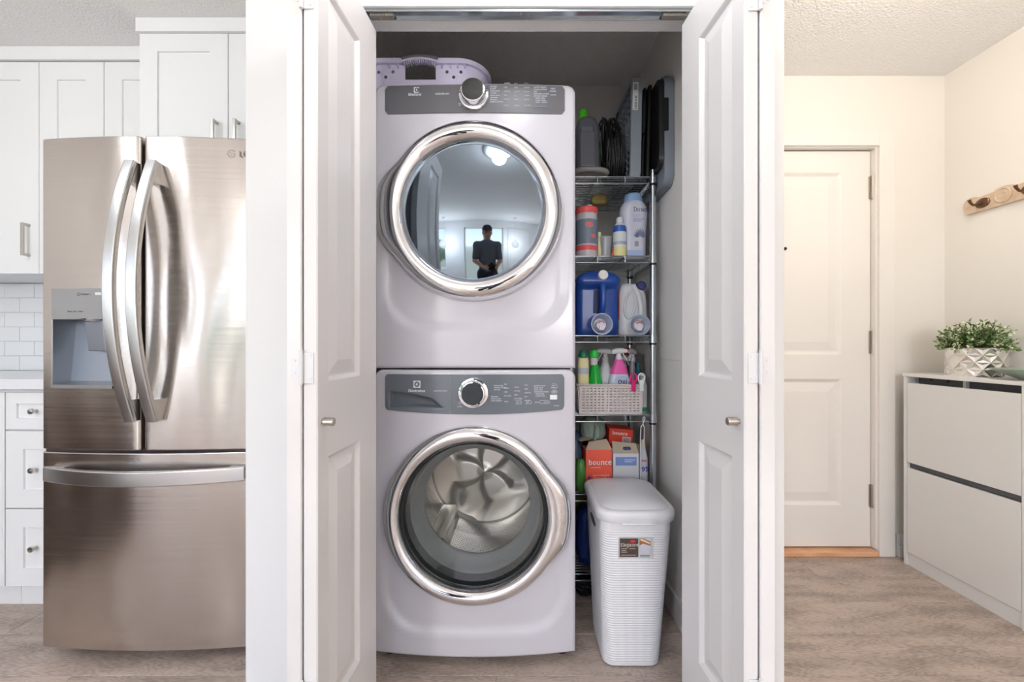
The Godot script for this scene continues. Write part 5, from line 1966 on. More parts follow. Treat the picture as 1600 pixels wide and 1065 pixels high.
func second_shelf() -> void:
	var Y: float = DECK[1]
	var t := thing("wipes_canister", "round grey labelled wipes canister with a coral red lid on the second shelf", "canister", Vector3(0.3008, Y, -1.7764))
	var b := MB.new()
	b.lathe([Vector2(0.001, 0), Vector2(0.042, 0), Vector2(0.044, 0.003), Vector2(0.044, 0.18), Vector2(0.040, 0.183)], 32)
	part("body", b, mat(Color(0.80, 0.78, 0.80), 0.4), t)
	b = MB.new()
	b.lathe([Vector2(0.0445, 0.052), Vector2(0.0445, 0.152)], 32, false, false)
	part("label", b, mat(Color(0.47, 0.52, 0.58), 0.4), t, "slate grey label")
	b = MB.new()
	b.lathe([Vector2(0.0446, 0.026), Vector2(0.0446, 0.046)], 32, false, false)
	part("label_band", b, hexm("ee5c60", 0.4), t)
	for q in [[0.004, 0.128, 0.017, 0.011], [0.022, 0.083, 0.012, 0.008]]:
		b = MB.new()
		var pt := []
		for r in [1.0, 0.02]:
			var ring := PackedVector3Array()
			for j in 20:
				var a := TAU * j / 20
				var th: float = (q[0] + cos(a) * q[2] * r) / 0.0447
				ring.append(Vector3(sin(th) * 0.0450, q[1] + sin(a) * q[3] * r, cos(th) * 0.0450))
			pt.append(ring)
		b.loft(pt, true, false, false, Vector3.BACK)
		part("printed_spot", b, hexm("e8746c", 0.4), t)
	b = MB.new()
	b.lathe([Vector2(0.046, 0.178), Vector2(0.046, 0.198), Vector2(0.043, 0.204), Vector2(0.001, 0.205)], 32, false)
	part("lid", b, hexm("ee5a5c", 0.4), t, "coral red lid")
	b = MB.new()
	b.x = xf(Vector3(0.012, 0.2, 0.0))
	b.lathe([Vector2(0.013, 0), Vector2(0.012, 0.018), Vector2(0.007, 0.022), Vector2(0.001, 0.023)], 16)
	part("spout", b, hexm("dcd3da", 0.4), t)
	b = MB.new()
	b.rbox(Vector3(0, 0.06, 0), Vector3(0.016, 0.12, 0.05), 0.003)
	var card := single("small_carton", b, hexm("eee6b8", 0.5), "narrow cream yellow carton beside the wipes canister", "carton", Vector3(0.3647, Y, -1.8392))
	b = MB.new()
	b.lathe([Vector2(0.024, 0), Vector2(0.031, 0.095), Vector2(0.0325, 0.096), Vector2(0.0325, 0.099), Vector2(0.0295, 0.097), Vector2(0.0228, 0.003), Vector2(0.001, 0.003)], 28)
	single("plastic_tub", b, clear(Color(0.86, 0.88, 0.9), 0.35, 0.2), "clear plastic tub in the middle of the second shelf", "tub", Vector3(0.3940, Y, -1.8288))
	b = MB.new()
	b.x.basis = Basis(Vector3.BACK, -0.25)
	b.rbox(Vector3(0.0, 0.048, 0.0), Vector3(0.034, 0.096, 0.006), 0.001)
	single("red_packet", b, hexm("b9483f", 0.5), "red packet leaning beside the clear tub on the second shelf", "packet", Vector3(0.4244, Y + 0.0052, -1.7816))
	t = thing("squeeze_bottle", "small white squeeze bottle with a blue label band beside the large softener bottle", "bottle", Vector3(0.4475, Y, -1.7868))
	b = MB.new()
	b.lathe([Vector2(0.001, 0), Vector2(0.026, 0), Vector2(0.028, 0.004), Vector2(0.028, 0.10), Vector2(0.026, 0.125), Vector2(0.019, 0.142), Vector2(0.013, 0.15), Vector2(0.012, 0.158)], 28)
	part("body", b, mat(Color(0.86, 0.88, 0.88), 0.3), t)
	b = MB.new()
	b.lathe([Vector2(0.0283, 0.108), Vector2(0.0262, 0.1275), Vector2(0.0235, 0.135)], 28, false, false)
	part("blue_band", b, hexm("2d5eb0", 0.35), t, "blue band")
	b = MB.new()
	b.lathe([Vector2(0.0283, 0.004), Vector2(0.0283, 0.046)], 28, false, false)
	part("yellow_band", b, hexm("e6dfa0", 0.4), t, "pale yellow band")
	b = MB.new()
	b.lathe([Vector2(0.014, 0.15), Vector2(0.0145, 0.165), Vector2(0.010, 0.172), Vector2(0.001, 0.173)], 20)
	part("cap", b, hexm("d9dcdf", 0.4), t)
	b = MB.new()
	b.lathe([Vector2(0.0283, 0.055), Vector2(0.0283, 0.059), Vector2(0.0281, 0.066), Vector2(0.0283, 0.068)], 28, false, false)
	part("printed_band", b, hexm("a9adc4", 0.4), t)
	# softener beads
	t = thing("softener_bottle", "large white softener bottle with a pale blue cap on the second shelf", "bottle", Vector3(0.515, Y, -1.8183))
	b = bottle([[0.046, 0.034, 0.03, 0.0], [0.05, 0.037, 0.033, 0.006], [0.0505, 0.037, 0.034, 0.06], [0.0515, 0.037, 0.034, 0.12], [0.056, 0.039, 0.036, 0.17], [0.0575, 0.04, 0.038, 0.20], [0.054, 0.039, 0.038, 0.222], [0.044, 0.036, 0.035, 0.238], [0.038, 0.034, 0.033, 0.243]], 7)
	part("body", b, mat(Color(0.80, 0.81, 0.87), 0.35), t)
	b = bottle([[0.039, 0.034, 0.033, 0.241], [0.039, 0.034, 0.033, 0.247], [0.036, 0.032, 0.031, 0.268], [0.034, 0.03, 0.029, 0.274], [0.03, 0.026, 0.026, 0.277]], 7)
	part("cap", b, hexm("8fb4dd", 0.35), t, "pale blue cap")
	var navy := hexm("26306e", 0.4)
	var soft := hexm("8f9ac6", 0.4)
	text("lettering", "Downy", 0.0185, Vector3(0.027, 0.203, 0.0402), navy, t, false, false, 0.0, 0.85, true)
	text("lettering", "light", 0.0125, Vector3(0.0, 0.178, 0.0400), hexm("b4bde0", 0.4), t)
	print_lines(t, Vector3(-0.012, 0.163, 0.0389), 0.05, 0.0035, 2, 0.008, soft)
	b = MB.new()
	for i in 11:   # a sprig of leaves printed on the front
		var a := PI / 2 + (i - 5) * 0.24
		var L := 0.045 - 0.003 * absf(i - 5)
		var c := Vector2(0.018, 0.085)
		var d := Vector2(cos(a), sin(a))
		var s := d.orthogonal() * 0.0036
		b.prism(PackedVector2Array([c + d * 0.006, c + d * L * 0.55 + s, c + d * L, c + d * L * 0.55 - s]), 0.0372, 0.0384)
	part("printed_leaf", b, hexm("8088a8", 0.45), t)
	b = MB.new()
	b.span(Vector3(-0.034, 0.012, 0.0368), Vector3(0.03, 0.035, 0.0374))
	part("printed_patch", b, hexm("a9bade", 0.45), t)
	b = MB.new()
	b.span(Vector3(-0.004, 0.05, 0.0368), Vector3(0.012, 0.072, 0.0376))
	part("barcode", b, hexm("9a98a6", 0.45), t)
	# brush hanging under the top shelf
	b = bottle([[0.03, 0.02, 0.015, 0.0], [0.036, 0.025, 0.018, 0.008], [0.036, 0.025, 0.018, 0.028], [0.026, 0.018, 0.014, 0.042]])
	t = thing("scrub_brush", "tan scrub brush tucked up under the top shelf's wires", "brush", Vector3(0.383, 1.735, -1.925))
	b.x = Transform3D()
	var br := part("head", b, hexm("b59a6a", 0.7), t)
	b = MB.new()
	b.rbox(Vector3(-0.005, 0.012, 0.012), Vector3(0.062, 0.012, 0.032), 0.005)
	part("band", b, hexm("b8b24c", 0.6), t)

func cup_front(label: String, at: Vector3, r: float, group: String) -> void:   # a dosing cup lying on its side, its mouth to the front
	var t := thing("dosing_cup", label, "measuring cup", at, 0.0, group)
	t.rotation.x = -0.05
	var b := MB.new()
	b.x.basis = out_z()
	b.lathe([Vector2(0.001, -0.045), Vector2(r * 0.62, -0.045), Vector2(r * 0.68, -0.042), Vector2(r, 0.0), Vector2(r, 0.003), Vector2(r * 0.93, 0.003), Vector2(r * 0.9, 0.0), Vector2(r * 0.6, -0.039), Vector2(0.001, -0.039)], 36)
	part("cup_wall", b, clear(Color(0.80, 0.84, 0.92), 0.55, 0.25), t, "translucent cup")
	b = MB.new()
	b.x = xf(Vector3(0, -r * 0.1, -0.038), out_z())
	b.lathe([Vector2(r * 0.5, 0), Vector2(r * 0.48, 0.022), Vector2(r * 0.4, 0.026), Vector2(0.001, 0.026)], 24)
	b.x = Transform3D()
	b.rbox(Vector3(0.001, -r * 0.32, -0.012), Vector3(r * 0.5, r * 0.5, 0.012), 0.003)
	part("tap", b, hexm("dedbe2", 0.4), t, "white tap")
	b = MB.new()
	var arc := []
	for i in 7:
		var a := PI * i / 6.0
		arc.append(Vector3(cos(a) * r * 0.26, r * 0.10 + sin(a) * r * 0.16, -0.009))
	b.tube(arc, r * 0.055, 6)
	part("tap_mark", b, hexm("e0606a", 0.4), t, "red mark")

func third_shelf() -> void:
	var Y: float = DECK[2]
	var blue := mat(Color(0.13, 0.29, 0.62), 0.28)
	var t := thing("detergent_jug", "big blue laundry detergent jug with a white cap on the third shelf", "jug", Vector3(0.3490, Y, -1.8445))
	var b := MB.new()
	var rows := []
	# front is set back below the shoulder, round the handle
	for q in [[0.080, 0.0, 0.060], [0.088, 0.006, 0.070], [0.0895, 0.03, 0.075], [0.0895, 0.10, 0.075], [0.0895, 0.185, 0.076], [0.0895, 0.195, 0.080], [0.0905, 0.205, 0.098], [0.0905, 0.222, 0.104], [0.086, 0.237, 0.098], [0.074, 0.251, 0.09], [0.055, 0.261, 0.08], [0.03, 0.266, 0.07]]:
		var ring := MB.rr(q[0], (q[2] + 0.10) / 2.0, 0.028, q[1], 5, 0.0, (q[2] - 0.10) / 2.0)
		rows.append(ring)
	b.loft(rows)
	part("body", b, blue, t)
	b = MB.new()
	b.tube([Vector3(0.013, 0.207, 0.092), Vector3(0.013, 0.198, 0.112), Vector3(0.013, 0.175, 0.117), Vector3(0.013, 0.13, 0.115), Vector3(0.012, 0.105, 0.108), Vector3(0.010, 0.088, 0.09), Vector3(0.008, 0.080, 0.07)], [0.012, 0.0125, 0.0125, 0.0125, 0.0125, 0.013, 0.014], 14)
	part("handle", b, blue, t, "blue moulded handle")
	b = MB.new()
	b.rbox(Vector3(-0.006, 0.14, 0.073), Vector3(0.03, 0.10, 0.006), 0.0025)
	part("handle_shade", b, mat(Color(0.05, 0.12, 0.33), 0.5), t, "darker blue patch for the shade behind the handle")  # darker copy of the jug blue, shade behind the handle painted in
	var cp := disc(0.0205, 0.016)
	var ca := part("cap", cp, mat(Color(0.88, 0.87, 0.87), 0.4), t, "white screw cap")
	ca.position = Vector3(0.014, 0.241, 0.098)
	ca.rotation.x = -0.12
	cup_front("clear dosing cup with a white tap in front of the blue detergent jug", Vector3(0.3532, Y + 0.0456, -1.7061), 0.043, "dosing cups on the third shelf")
	t = thing("bleach_jug", "translucent white jug with a navy cap and moulded grip beside the blue jug", "jug", Vector3(0.5046, Y, -1.8392))
	var wj := mat(Color(0.80, 0.81, 0.83), 0.32)
	wj.subsurf_scatter_enabled = true
	wj.subsurf_scatter_strength = 0.1
	b = MB.new()
	rows = []
	for q in [[0.050, 0.062, 0.0, 0.0], [0.057, 0.069, 0.006, 0.0], [0.059, 0.071, 0.04, 0.0], [0.0595, 0.071, 0.12, 0.0], [0.057, 0.069, 0.17, -0.001], [0.050, 0.062, 0.20, -0.003], [0.038, 0.048, 0.214, -0.006], [0.022, 0.03, 0.219, -0.008]]:
		rows.append(MB.rr(q[0], q[1], 0.03, q[2], 5, q[3]))
	b.loft(rows)
	part("body", b, wj, t)
	b = MB.new()
	var loop := []
	for i in 26:
		var a := TAU * i / 26
		loop.append(Vector3(-0.017 + cos(a) * 0.021 + 0.006 * sin(a), 0.125 + sin(a) * 0.055, 0.0705))
	b.tube(loop, 0.006, 8, true)
	part("grip", b, wj, t, "raised oval grip outline")
	b = MB.new()
	b.tube([Vector3(0.0, 0.2, 0.058), Vector3(0.016, 0.17, 0.071), Vector3(0.026, 0.12, 0.073), Vector3(0.026, 0.06, 0.073)], 0.012, 10)
	part("handle", b, wj, t)
	ca = part("cap", disc(0.0205, 0.018), hexm("2b2d5e", 0.35), t, "navy screw cap")
	ca.position = Vector3(0.033, 0.204, 0.048)
	ca.rotation.x = -0.1
	var cc := part("cap_ring", disc(0.012, 0.003), hexm("383b74", 0.3), ca)
	cc.position.z = 0.0178
	b = MB.new()
	b.rbox(Vector3(-0.0595, 0.125, 0.034), Vector3(0.0015, 0.12, 0.055), 0.0006)
	part("label", b, hexm("d0755f", 0.45), t, "orange red side label")
	cup_front("clear dosing cup with a red mark in front of the white jug", Vector3(0.516, Y + 0.0435, -1.7208), 0.041, "dosing cups on the third shelf")
	# a red label edge at the back
	b = MB.new()
	b.rbox(Vector3(0, 0.125, 0), Vector3(0.05, 0.25, 0.04), 0.01, 2)
	single("red_bottle", b, hexm("a8342f", 0.4), "dark red flat bottle hidden behind the blue jug on the third shelf", "bottle", Vector3(0.4192, Y, -2.0226))

func fourth_shelf() -> void:
	var Y: float = DECK[3]
	var t := thing("plastic_basket", "off white slotted plastic basket full of spray bottles on the fourth shelf", "basket", Vector3(0.3935, Y, -1.7135))
	var pm := mat(Color(0.84, 0.80, 0.79), 0.42)
	var b := MB.new()
	var h := 0.118
	var lean := 0.06
	b.x = Transform3D(Basis(Vector3(1, 0, 0), Vector3(0, 1, lean), Vector3(0, 0, 1)), Vector3(-0.126, 0.0, -0.01))
	b.slotted(0.252, h, 0.003, 15, 9, 0.012, 0.012, 0.007, 0.0085, 0.0015)
	b.x = Transform3D(Basis(Vector3(0, 0, 1), Vector3(-lean, 1, 0), Vector3(-1, 0, 0)), Vector3(-0.126, 0, -0.18))
	b.slotted(0.17, h, 0.003, 10, 9, 0.012, 0.012, 0.007, 0.0085, 0.0015)
	b.x = Transform3D(Basis(Vector3(0, 0, -1), Vector3(lean, 1, 0), Vector3(1, 0, 0)), Vector3(0.126, 0, -0.01))
	b.slotted(0.17, h, 0.003, 10, 9, 0.012, 0.012, 0.007, 0.0085, 0.0015)
	b.x = Transform3D(Basis(Vector3(-1, 0, 0), Vector3(0, 1, -lean), Vector3(0, 0, -1)), Vector3(0.126, 0.0, -0.18))
	b.slotted(0.252, h, 0.003, 15, 9, 0.012, 0.012, 0.007, 0.0085, 0.0015)
	part("slotted_wall", b, pm, t)
	b = MB.new()
	b.span(Vector3(-0.126, 0, -0.18), Vector3(0.126, 0.003, -0.01))
	part("base", b, pm, t)
	b = MB.new()
	var rim := []
	for p in MB.rr(0.1335, 0.0925, 0.012, h, 3, 0, -0.095): rim.append(p)
	b.tube(rim, 0.0042, 8, true)
	part("rim", b, pm, t)
	# what stands in it
	var fl := Y + 0.003
	t = thing("dish_soap_bottle", "cream dish soap bottle with a dark green cap at the left of the basket", "bottle", Vector3(0.2851, fl, -1.7711), 0.0, "bottles in the slotted basket")
	b = bottle([[0.022, 0.016, 0.012, 0.0], [0.0235, 0.018, 0.013, 0.004], [0.0235, 0.018, 0.013, 0.213], [0.018, 0.014, 0.012, 0.227]])
	part("body", b, hexm("efe4ae", 0.35), t)
	b = bottle([[0.0238, 0.0183, 0.013, 0.158], [0.0238, 0.0183, 0.013, 0.182]])
	part("label_band", b, hexm("bfc3cc", 0.4), t, "pale grey label band")
	b = MB.new()
	b.lathe([Vector2(0.019, 0.222), Vector2(0.0195, 0.234), Vector2(0.015, 0.248), Vector2(0.008, 0.254), Vector2(0.001, 0.255)], 20)
	part("cap", b, hexm("1c7a58", 0.35), t, "dark green cap")
	t = thing("green_spray_bottle", "vivid green cone shaped spray bottle standing in the slotted basket", "spray bottle", Vector3(0.3333, fl, -1.7764), 0.0, "bottles in the slotted basket")
	b = MB.new()
	b.lathe([Vector2(0.001, 0), Vector2(0.034, 0), Vector2(0.036, 0.006), Vector2(0.034, 0.09), Vector2(0.026, 0.14), Vector2(0.0165, 0.188), Vector2(0.012, 0.20)], 28)
	var gb := part("body", b, hexm("12b53a", 0.25), t)
	gb.position.x = 0.004
	b = MB.new()
	b.lathe([Vector2(0.0155, 0.193), Vector2(0.015, 0.222), Vector2(0.012, 0.224)], 20)
	part("collar", b, hexm("d8d4d6", 0.4), t, "white collar")
	b = MB.new()
	b.lathe([Vector2(0.015, 0.222), Vector2(0.0185, 0.228), Vector2(0.018, 0.245), Vector2(0.012, 0.253), Vector2(0.001, 0.255)], 20)
	part("cap", b, hexm("2fd64a", 0.3), t, "bright green cap")
	var sprays := [
		["grey white translucent spray bottle with its trigger pointing left, in the slotted basket", 0.390, -1.813, -1.0, "ced0d6", "c9c8cb", 0.034, 0.2, ""],
		["white spray bottle with a bright pink collar in the middle of the slotted basket", 0.440, -1.771, 1.0, "cfd6e8", "e4e4e8", 0.044, 0.202, "pink"],
		["small white spray bottle with a red collar behind the pink one", 0.4755, -1.832, 1.0, "e6dcd8", "d4d2d6", 0.022, 0.165, "red"],
		["slim grey spray bottle at the right end of the slotted basket", 0.510, -1.818, -1.0, "7d7c82", "b6b5ba", 0.014, 0.198, "slim"]]
	for s in sprays:
		t = thing("spray_bottle", s[0], "spray bottle", Vector3(s[1], fl, s[2]), 0.0, "bottles in the slotted basket")
		var w: float = s[6]
		var hh: float = s[7]
		b = bottle([[w * 0.95, 0.026, 0.018, 0.0], [w, 0.028, 0.02, 0.005], [w, 0.028, 0.02, hh * 0.58], [w * 0.72, 0.024, 0.018, hh * 0.86], [maxf(0.013, w * 0.4), 0.015, 0.013, hh], [0.012, 0.012, 0.012, hh + 0.012]], 5) if w > 0.02 else bottle([[w, w, w, 0.0], [w, w, w, hh * 0.9], [0.011, 0.011, 0.011, hh], [0.011, 0.011, 0.011, hh + 0.012]], 5)
		part("body", b, hexm(s[4], 0.3), t)
		var th := part("trigger", trigger_head(s[3]), hexm(s[5], 0.38), t)
		th.position.y = hh + 0.008
		if s[8] == "slim": th.rotation.y = 0.9
		if s[8] == "pink":
			b = bottle([[0.0345, 0.0248, 0.019, hh * 0.80], [0.0185, 0.0175, 0.016, hh + 0.001], [0.0155, 0.0155, 0.0155, hh + 0.014]], 5)
			b = bottle([[w * 0.82, 0.0262, 0.019, hh * 0.775], [w * 0.735, 0.0252, 0.019, hh * 0.862], [0.0195, 0.0175, 0.0155, hh + 0.002], [0.0165, 0.0165, 0.0155, hh + 0.014]], 5)
			part("collar_label", b, hexm("e75fae", 0.35), t, "pink collar label")
			text("lettering", "Oxi", 0.017, Vector3(0.008, 0.126, 0.0287), hexm("3a3f52", 0.4), t, false, true)
			b = MB.new()
			b.x = xf(Vector3(0.008, 0.132, 0.0262), Basis(Vector3(1.6, 0, 0), Vector3(0, 0, 1), Vector3(0, -1, 0)))
			b.lathe([Vector2(0.019, 0), Vector2(0.019, 0.001), Vector2(0.001, 0.0012)], 24)
			part("printed_oval", b, hexm("b9c6e6", 0.4), t)
		if s[8] == "red":
			b = MB.new()
			b.lathe([Vector2(0.0155, hh - 0.012), Vector2(0.0165, hh - 0.01), Vector2(0.0165, hh + 0.012), Vector2(0.0145, hh + 0.014)], 20, false, false)
			part("collar", b, hexm("dd3b33", 0.35), t, "red collar")
	t = thing("aerosol_can", "black can with a red cap at the back right of the slotted basket", "can", Vector3(0.4988, fl, -1.8707), 0.0, "bottles in the slotted basket")
	b = MB.new()
	b.lathe([Vector2(0.001, 0), Vector2(0.02, 0), Vector2(0.021, 0.004), Vector2(0.021, 0.21), Vector2(0.017, 0.22)], 24)
	part("body", b, hexm("26262a", 0.35), t)
	b = MB.new()
	b.lathe([Vector2(0.0185, 0.218), Vector2(0.0185, 0.229), Vector2(0.0175, 0.231)], 24)
	part("collar", b, hexm("a9a8ac", 0.35), t)
	b = MB.new()
	b.lathe([Vector2(0.0205, 0.229), Vector2(0.0205, 0.247), Vector2(0.014, 0.262), Vector2(0.001, 0.265)], 24)
	part("cap", b, hexm("a5232b", 0.3), t, "red cap")
	b = bottle([[0.024, 0.016, 0.012, 0.0], [0.026, 0.018, 0.014, 0.004], [0.026, 0.018, 0.014, 0.13], [0.016, 0.014, 0.012, 0.165], [0.012, 0.012, 0.012, 0.18], [0.012, 0.012, 0.012, 0.205]], 4)
	single("navy_bottle", b, hexm("1c2b4e", 0.35), "dark navy bottle behind the green spray bottle", "bottle", Vector3(0.3616, fl, -1.8707), 0.0, "bottles in the slotted basket")
	# clips pushed over the rim
	for i in 2:
		t = thing(["pink_clip", "white_clip"][i], ["magenta plastic clip clamped over the basket's front rim", "white plastic clip clamped over the basket's front rim at its right corner"][i], "clip", Vector3([0.484, 0.5175][i], Y + h * 1.048 + 0.006, -1.707))
		b = MB.new()
		var pts := []
		for k in 22:
			var a := TAU * k / 22
			var w := 0.0125 + 0.002 * sin(a)
			pts.append(Vector3(cos(a) * w, 0.022 + sin(a) * 0.019, 0.003))
		b.tube(pts, 0.0035, 8, true)
		b.rbox(Vector3(0, -0.008, 0.0045), Vector3(0.017, 0.042, 0.005), 0.002, 2); b.rbox(Vector3(0, -0.004, -0.0145), Vector3(0.014, 0.034, 0.004), 0.0015); b.rbox(Vector3(0, 0.0135, -0.005), Vector3(0.014, 0.005, 0.022), 0.0015)
		if i == 0: b.rbox(Vector3(0, 0.022, 0.003), Vector3(0.004, 0.036, 0.005), 0.0015)
		part("clamp", b, [hexm("d81b73", 0.3), hexm("dfe3e4", 0.35)][i], t)
		if i == 1:
			b = MB.new()
			b.rod(Vector3(-0.004, 0.03, 0.004), Vector3(0.006, 0.026, 0.006), 0.003)
			part("spring", b, hexm("2f8f74", 0.4), t, "green tip")
	# right of the basket
	t = thing("white_bottle", "tall white bottle with a green foot standing right of the slotted basket", "bottle", Vector3(0.5460, Y, -1.7816))
	b = bottle([[0.015, 0.015, 0.012, 0.0], [0.0165, 0.0165, 0.013, 0.003], [0.0165, 0.0165, 0.013, 0.11], [0.012, 0.012, 0.011, 0.125], [0.01, 0.01, 0.01, 0.13]])
	part("body", b, hexm("c9d0d2", 0.35), t)
	b = bottle([[0.0168, 0.0168, 0.013, 0.004], [0.0168, 0.0168, 0.013, 0.022]])
	part("green_band", b, hexm("1f8561", 0.35), t, "green band")
	b = bottle([[0.0105, 0.0105, 0.010, 0.128], [0.0105, 0.0105, 0.010, 0.15], [0.006, 0.006, 0.006, 0.156]])
	part("cap", b, hexm("dcc9cc", 0.4), t)
	b = bottle([[0.014, 0.014, 0.012, 0.0], [0.015, 0.015, 0.013, 0.003], [0.015, 0.015, 0.013, 0.16], [0.01, 0.01, 0.009, 0.18], [0.009, 0.009, 0.009, 0.2]])
	single("teal_bottle", b, hexm("2f6f8c", 0.35), "slim teal blue bottle behind the white bottle right of the basket", "bottle", Vector3(0.5492, Y, -1.8759))

func lower_shelves() -> void:
	var Y: float = DECK[4]
	var orange := hexm("f4614a", 0.45)
	# dryer sheet cartons
	var t := thing("dryer_sheet_carton", "opened bright orange dryer sheet carton just behind the hamper lid", "carton", Vector3(0.3469, Y, -1.7344), 0.06)
	var b := MB.new()
	b.span(Vector3(-0.054, 0, -0.085), Vector3(0.054, 0.172, 0), 0.002)
	part("box", b, orange, t)
	b = MB.new()
	b.quad(Vector3(-0.054, 0.172, -0.001), Vector3(0.054, 0.172, -0.001), Vector3(0.045, 0.205, -0.05), Vector3(-0.03, 0.195, -0.05)); b.quad(Vector3(-0.054, 0.172, -0.084), Vector3(-0.054, 0.172, -0.001), Vector3(-0.075, 0.205, -0.012), Vector3(-0.075, 0.205, -0.08))
	b.quad(Vector3(-0.075, 0.205, -0.08), Vector3(-0.075, 0.205, -0.012), Vector3(-0.03, 0.2, -0.05), Vector3(0.02, 0.215, -0.083))
	part("flap", b, hexm("cdb7a0", 0.6), t, "open cardboard flaps")
	text("lettering", "bounce", 0.021, Vector3(0.004, 0.122, 0.0008), M.white, t, false, true, 0.0, 0.92)
	print_lines(t, Vector3(-0.034, 0.101, 0.0003), 0.058, 0.0032, 1, 0.0, hexm("f9c5b6", 0.5))
	print_lines(t, Vector3(-0.026, 0.069, 0.0003), 0.07, 0.0045, 2, 0.008, hexm("f7b9a8", 0.5))
	b = disc(0.0065, 0.0009)
	var dd := part("printed_spot", b, hexm("6a4a8a", 0.4), t)
	dd.position = Vector3(-0.041, 0.061, 0)
	t = thing("dryer_sheet_carton", "red dryer sheet carton tilted on top of the pile at the back", "carton", Vector3(0.4485, Y + 0.0786, -1.8235), 0.02)
	t.rotation.z = -0.09
	b = MB.new()
	b.span(Vector3(-0.05, 0.0, -0.10), Vector3(0.052, 0.165, 0), 0.002)
	part("box", b, hexm("e0432f", 0.45), t)
	b = MB.new()
	b.span(Vector3(-0.0502, 0.0, -0.05), Vector3(0.0522, 0.10, 0.0005))
	part("lower_band", b, hexm("cc231e", 0.45), t)
	text("lettering", "bounce", 0.014, Vector3(-0.004, 0.146, 0.0008), hexm("f6d9d0", 0.5), t, false, true, 0.0, 0.95)
	b = MB.new()
	b.span(Vector3(0.008, 0.107, 0.0), Vector3(0.044, 0.133, 0.0008))
	var st := part("sticker", b, hexm("dcc9c4", 0.4), t)
	b = MB.new()
	for i in 9:
		b.span(Vector3(0.013 + i * 0.003, 0.112, 0.0008), Vector3(0.0145 + i * 0.003, 0.128, 0.0011))
	part("barcode", b, hexm("55505a", 0.5), st)
	b = MB.new()
	b.span(Vector3(-0.06, 0, -0.05), Vector3(0.06, 0.073, 0.05), 0.002)
	single("hidden_carton", b, hexm("7d5a3c", 0.7), "brown carton under the tilted red dryer sheet carton", "carton", Vector3(0.4506, Y, -1.8759))
	t = thing("white_carton", "opened white carton with blue print beside the orange carton", "carton", Vector3(0.4622, Y, -1.7397))
	b = MB.new()
	b.span(Vector3(-0.0525, 0, -0.085), Vector3(0.053, 0.156, 0), 0.002)
	part("box", b, hexm("d9dbe2", 0.45), t)
	b = MB.new()
	b.quad(Vector3(-0.0525, 0.156, -0.001), Vector3(0.053, 0.156, -0.001), Vector3(0.048, 0.19, -0.03), Vector3(-0.05, 0.2, -0.03)); b.quad(Vector3(0.053, 0.156, -0.001), Vector3(0.053, 0.156, -0.084), Vector3(0.058, 0.185, -0.08), Vector3(0.056, 0.19, -0.01))
	part("flap", b, hexm("b8ab97", 0.6), t, "bent open flaps")
	b = MB.new()
	b.span(Vector3(-0.042, 0.108, 0), Vector3(0.043, 0.142, 0.0006))
	part("printed_block", b, hexm("7f97cf", 0.45), t, "blue printed block")
	print_lines(t, Vector3(-0.005, 0.131, 0.0006), 0.042, 0.004, 2, 0.008, hexm("c3cde8", 0.5))
	b = MB.new()
	b.rbox(Vector3(0.008, 0.17, -0.02), Vector3(0.035, 0.018, 0.02), 0.008, 2)
	part("content", b, hexm("3c4566", 0.7), t, "dark blue content showing at the top")
	# bags heaped at the left
	crumpled("plastic_bag", "pale grey green plastic bag knotted at its top on the fifth shelf", Vector3(0.3406, Y + 0.2463, -1.8654), Vector3(0.052, 0.048, 0.06), hexm("8d9c92", 0.4), 3, true)
	crumpled("plastic_bag", "dark green plastic bag heaped behind the orange carton", Vector3(0.345, Y + 0.097, -1.905), Vector3(0.042, 0.09, 0.055), hexm("3f5240", 0.45), 5, false)
	crumpled("plastic_bag", "dark blue plastic bag at the far left of the fifth shelf", Vector3(0.260, Y + 0.1153, -1.8340), Vector3(0.024, 0.11, 0.06), hexm("3c4c66", 0.45), 8, false)
	crumpled("plastic_bag", "bright green plastic bag low at the far left of the fifth shelf", Vector3(0.2704, Y + 0.0681, -1.7502), Vector3(0.02, 0.065, 0.026), hexm("4f8c3c", 0.4), 12, false)
	# spray with a hanging hook at the right
	t = thing("cleaner_bottle", "white bottle marked 95 at the right end of the fifth shelf", "bottle", Vector3(0.5439, Y, -1.7711))
	b = bottle([[0.017, 0.017, 0.012, 0.0], [0.0185, 0.0185, 0.014, 0.003], [0.0185, 0.0185, 0.014, 0.13], [0.012, 0.012, 0.011, 0.165], [0.009, 0.009, 0.009, 0.18]])
	part("body", b, hexm("c8cbd4", 0.35), t)
	b = bottle([[0.0095, 0.0095, 0.009, 0.178], [0.0095, 0.0095, 0.009, 0.2], [0.005, 0.005, 0.005, 0.206]])
	part("cap", b, hexm("d8cdbd", 0.4), t)
	text("lettering", "95", 0.019, Vector3(0.003, 0.09, 0.0188), hexm("2a3f9a", 0.4), t, false, true)
	b = MB.new()
	b.rbox(Vector3(0.0, 0.124, 0.0185), Vector3(0.022, 0.009, 0.001), 0.0004)
	part("printed_line", b, hexm("d98b90", 0.4), t)
	b = MB.new()
	b.tube([Vector3(0, 0.292, 0.0), Vector3(0.004, 0.302, 0), Vector3(0.006, 0.31, 0), Vector3(0.002, 0.315, 0.002), Vector3(-0.003, 0.308, 0.002), Vector3(-0.002, 0.285, 0), Vector3(-0.010, 0.275, 0), Vector3(-0.0125, 0.22, 0), Vector3(-0.013, 0.10, 0.0), Vector3(-0.013, 0.005, 0)], 0.0022, 7)
	b.tube([Vector3(-0.002, 0.285, 0), Vector3(0.004, 0.27, 0), Vector3(0.002, 0.22, 0)], 0.002, 7)
	single("wire_hook", b, hexm("d3d1d2", 0.4), "white wire hanger hooked over the fourth shelf's front rail", "hanger", Vector3(0.5292, Y - 0.0052, -1.7151))
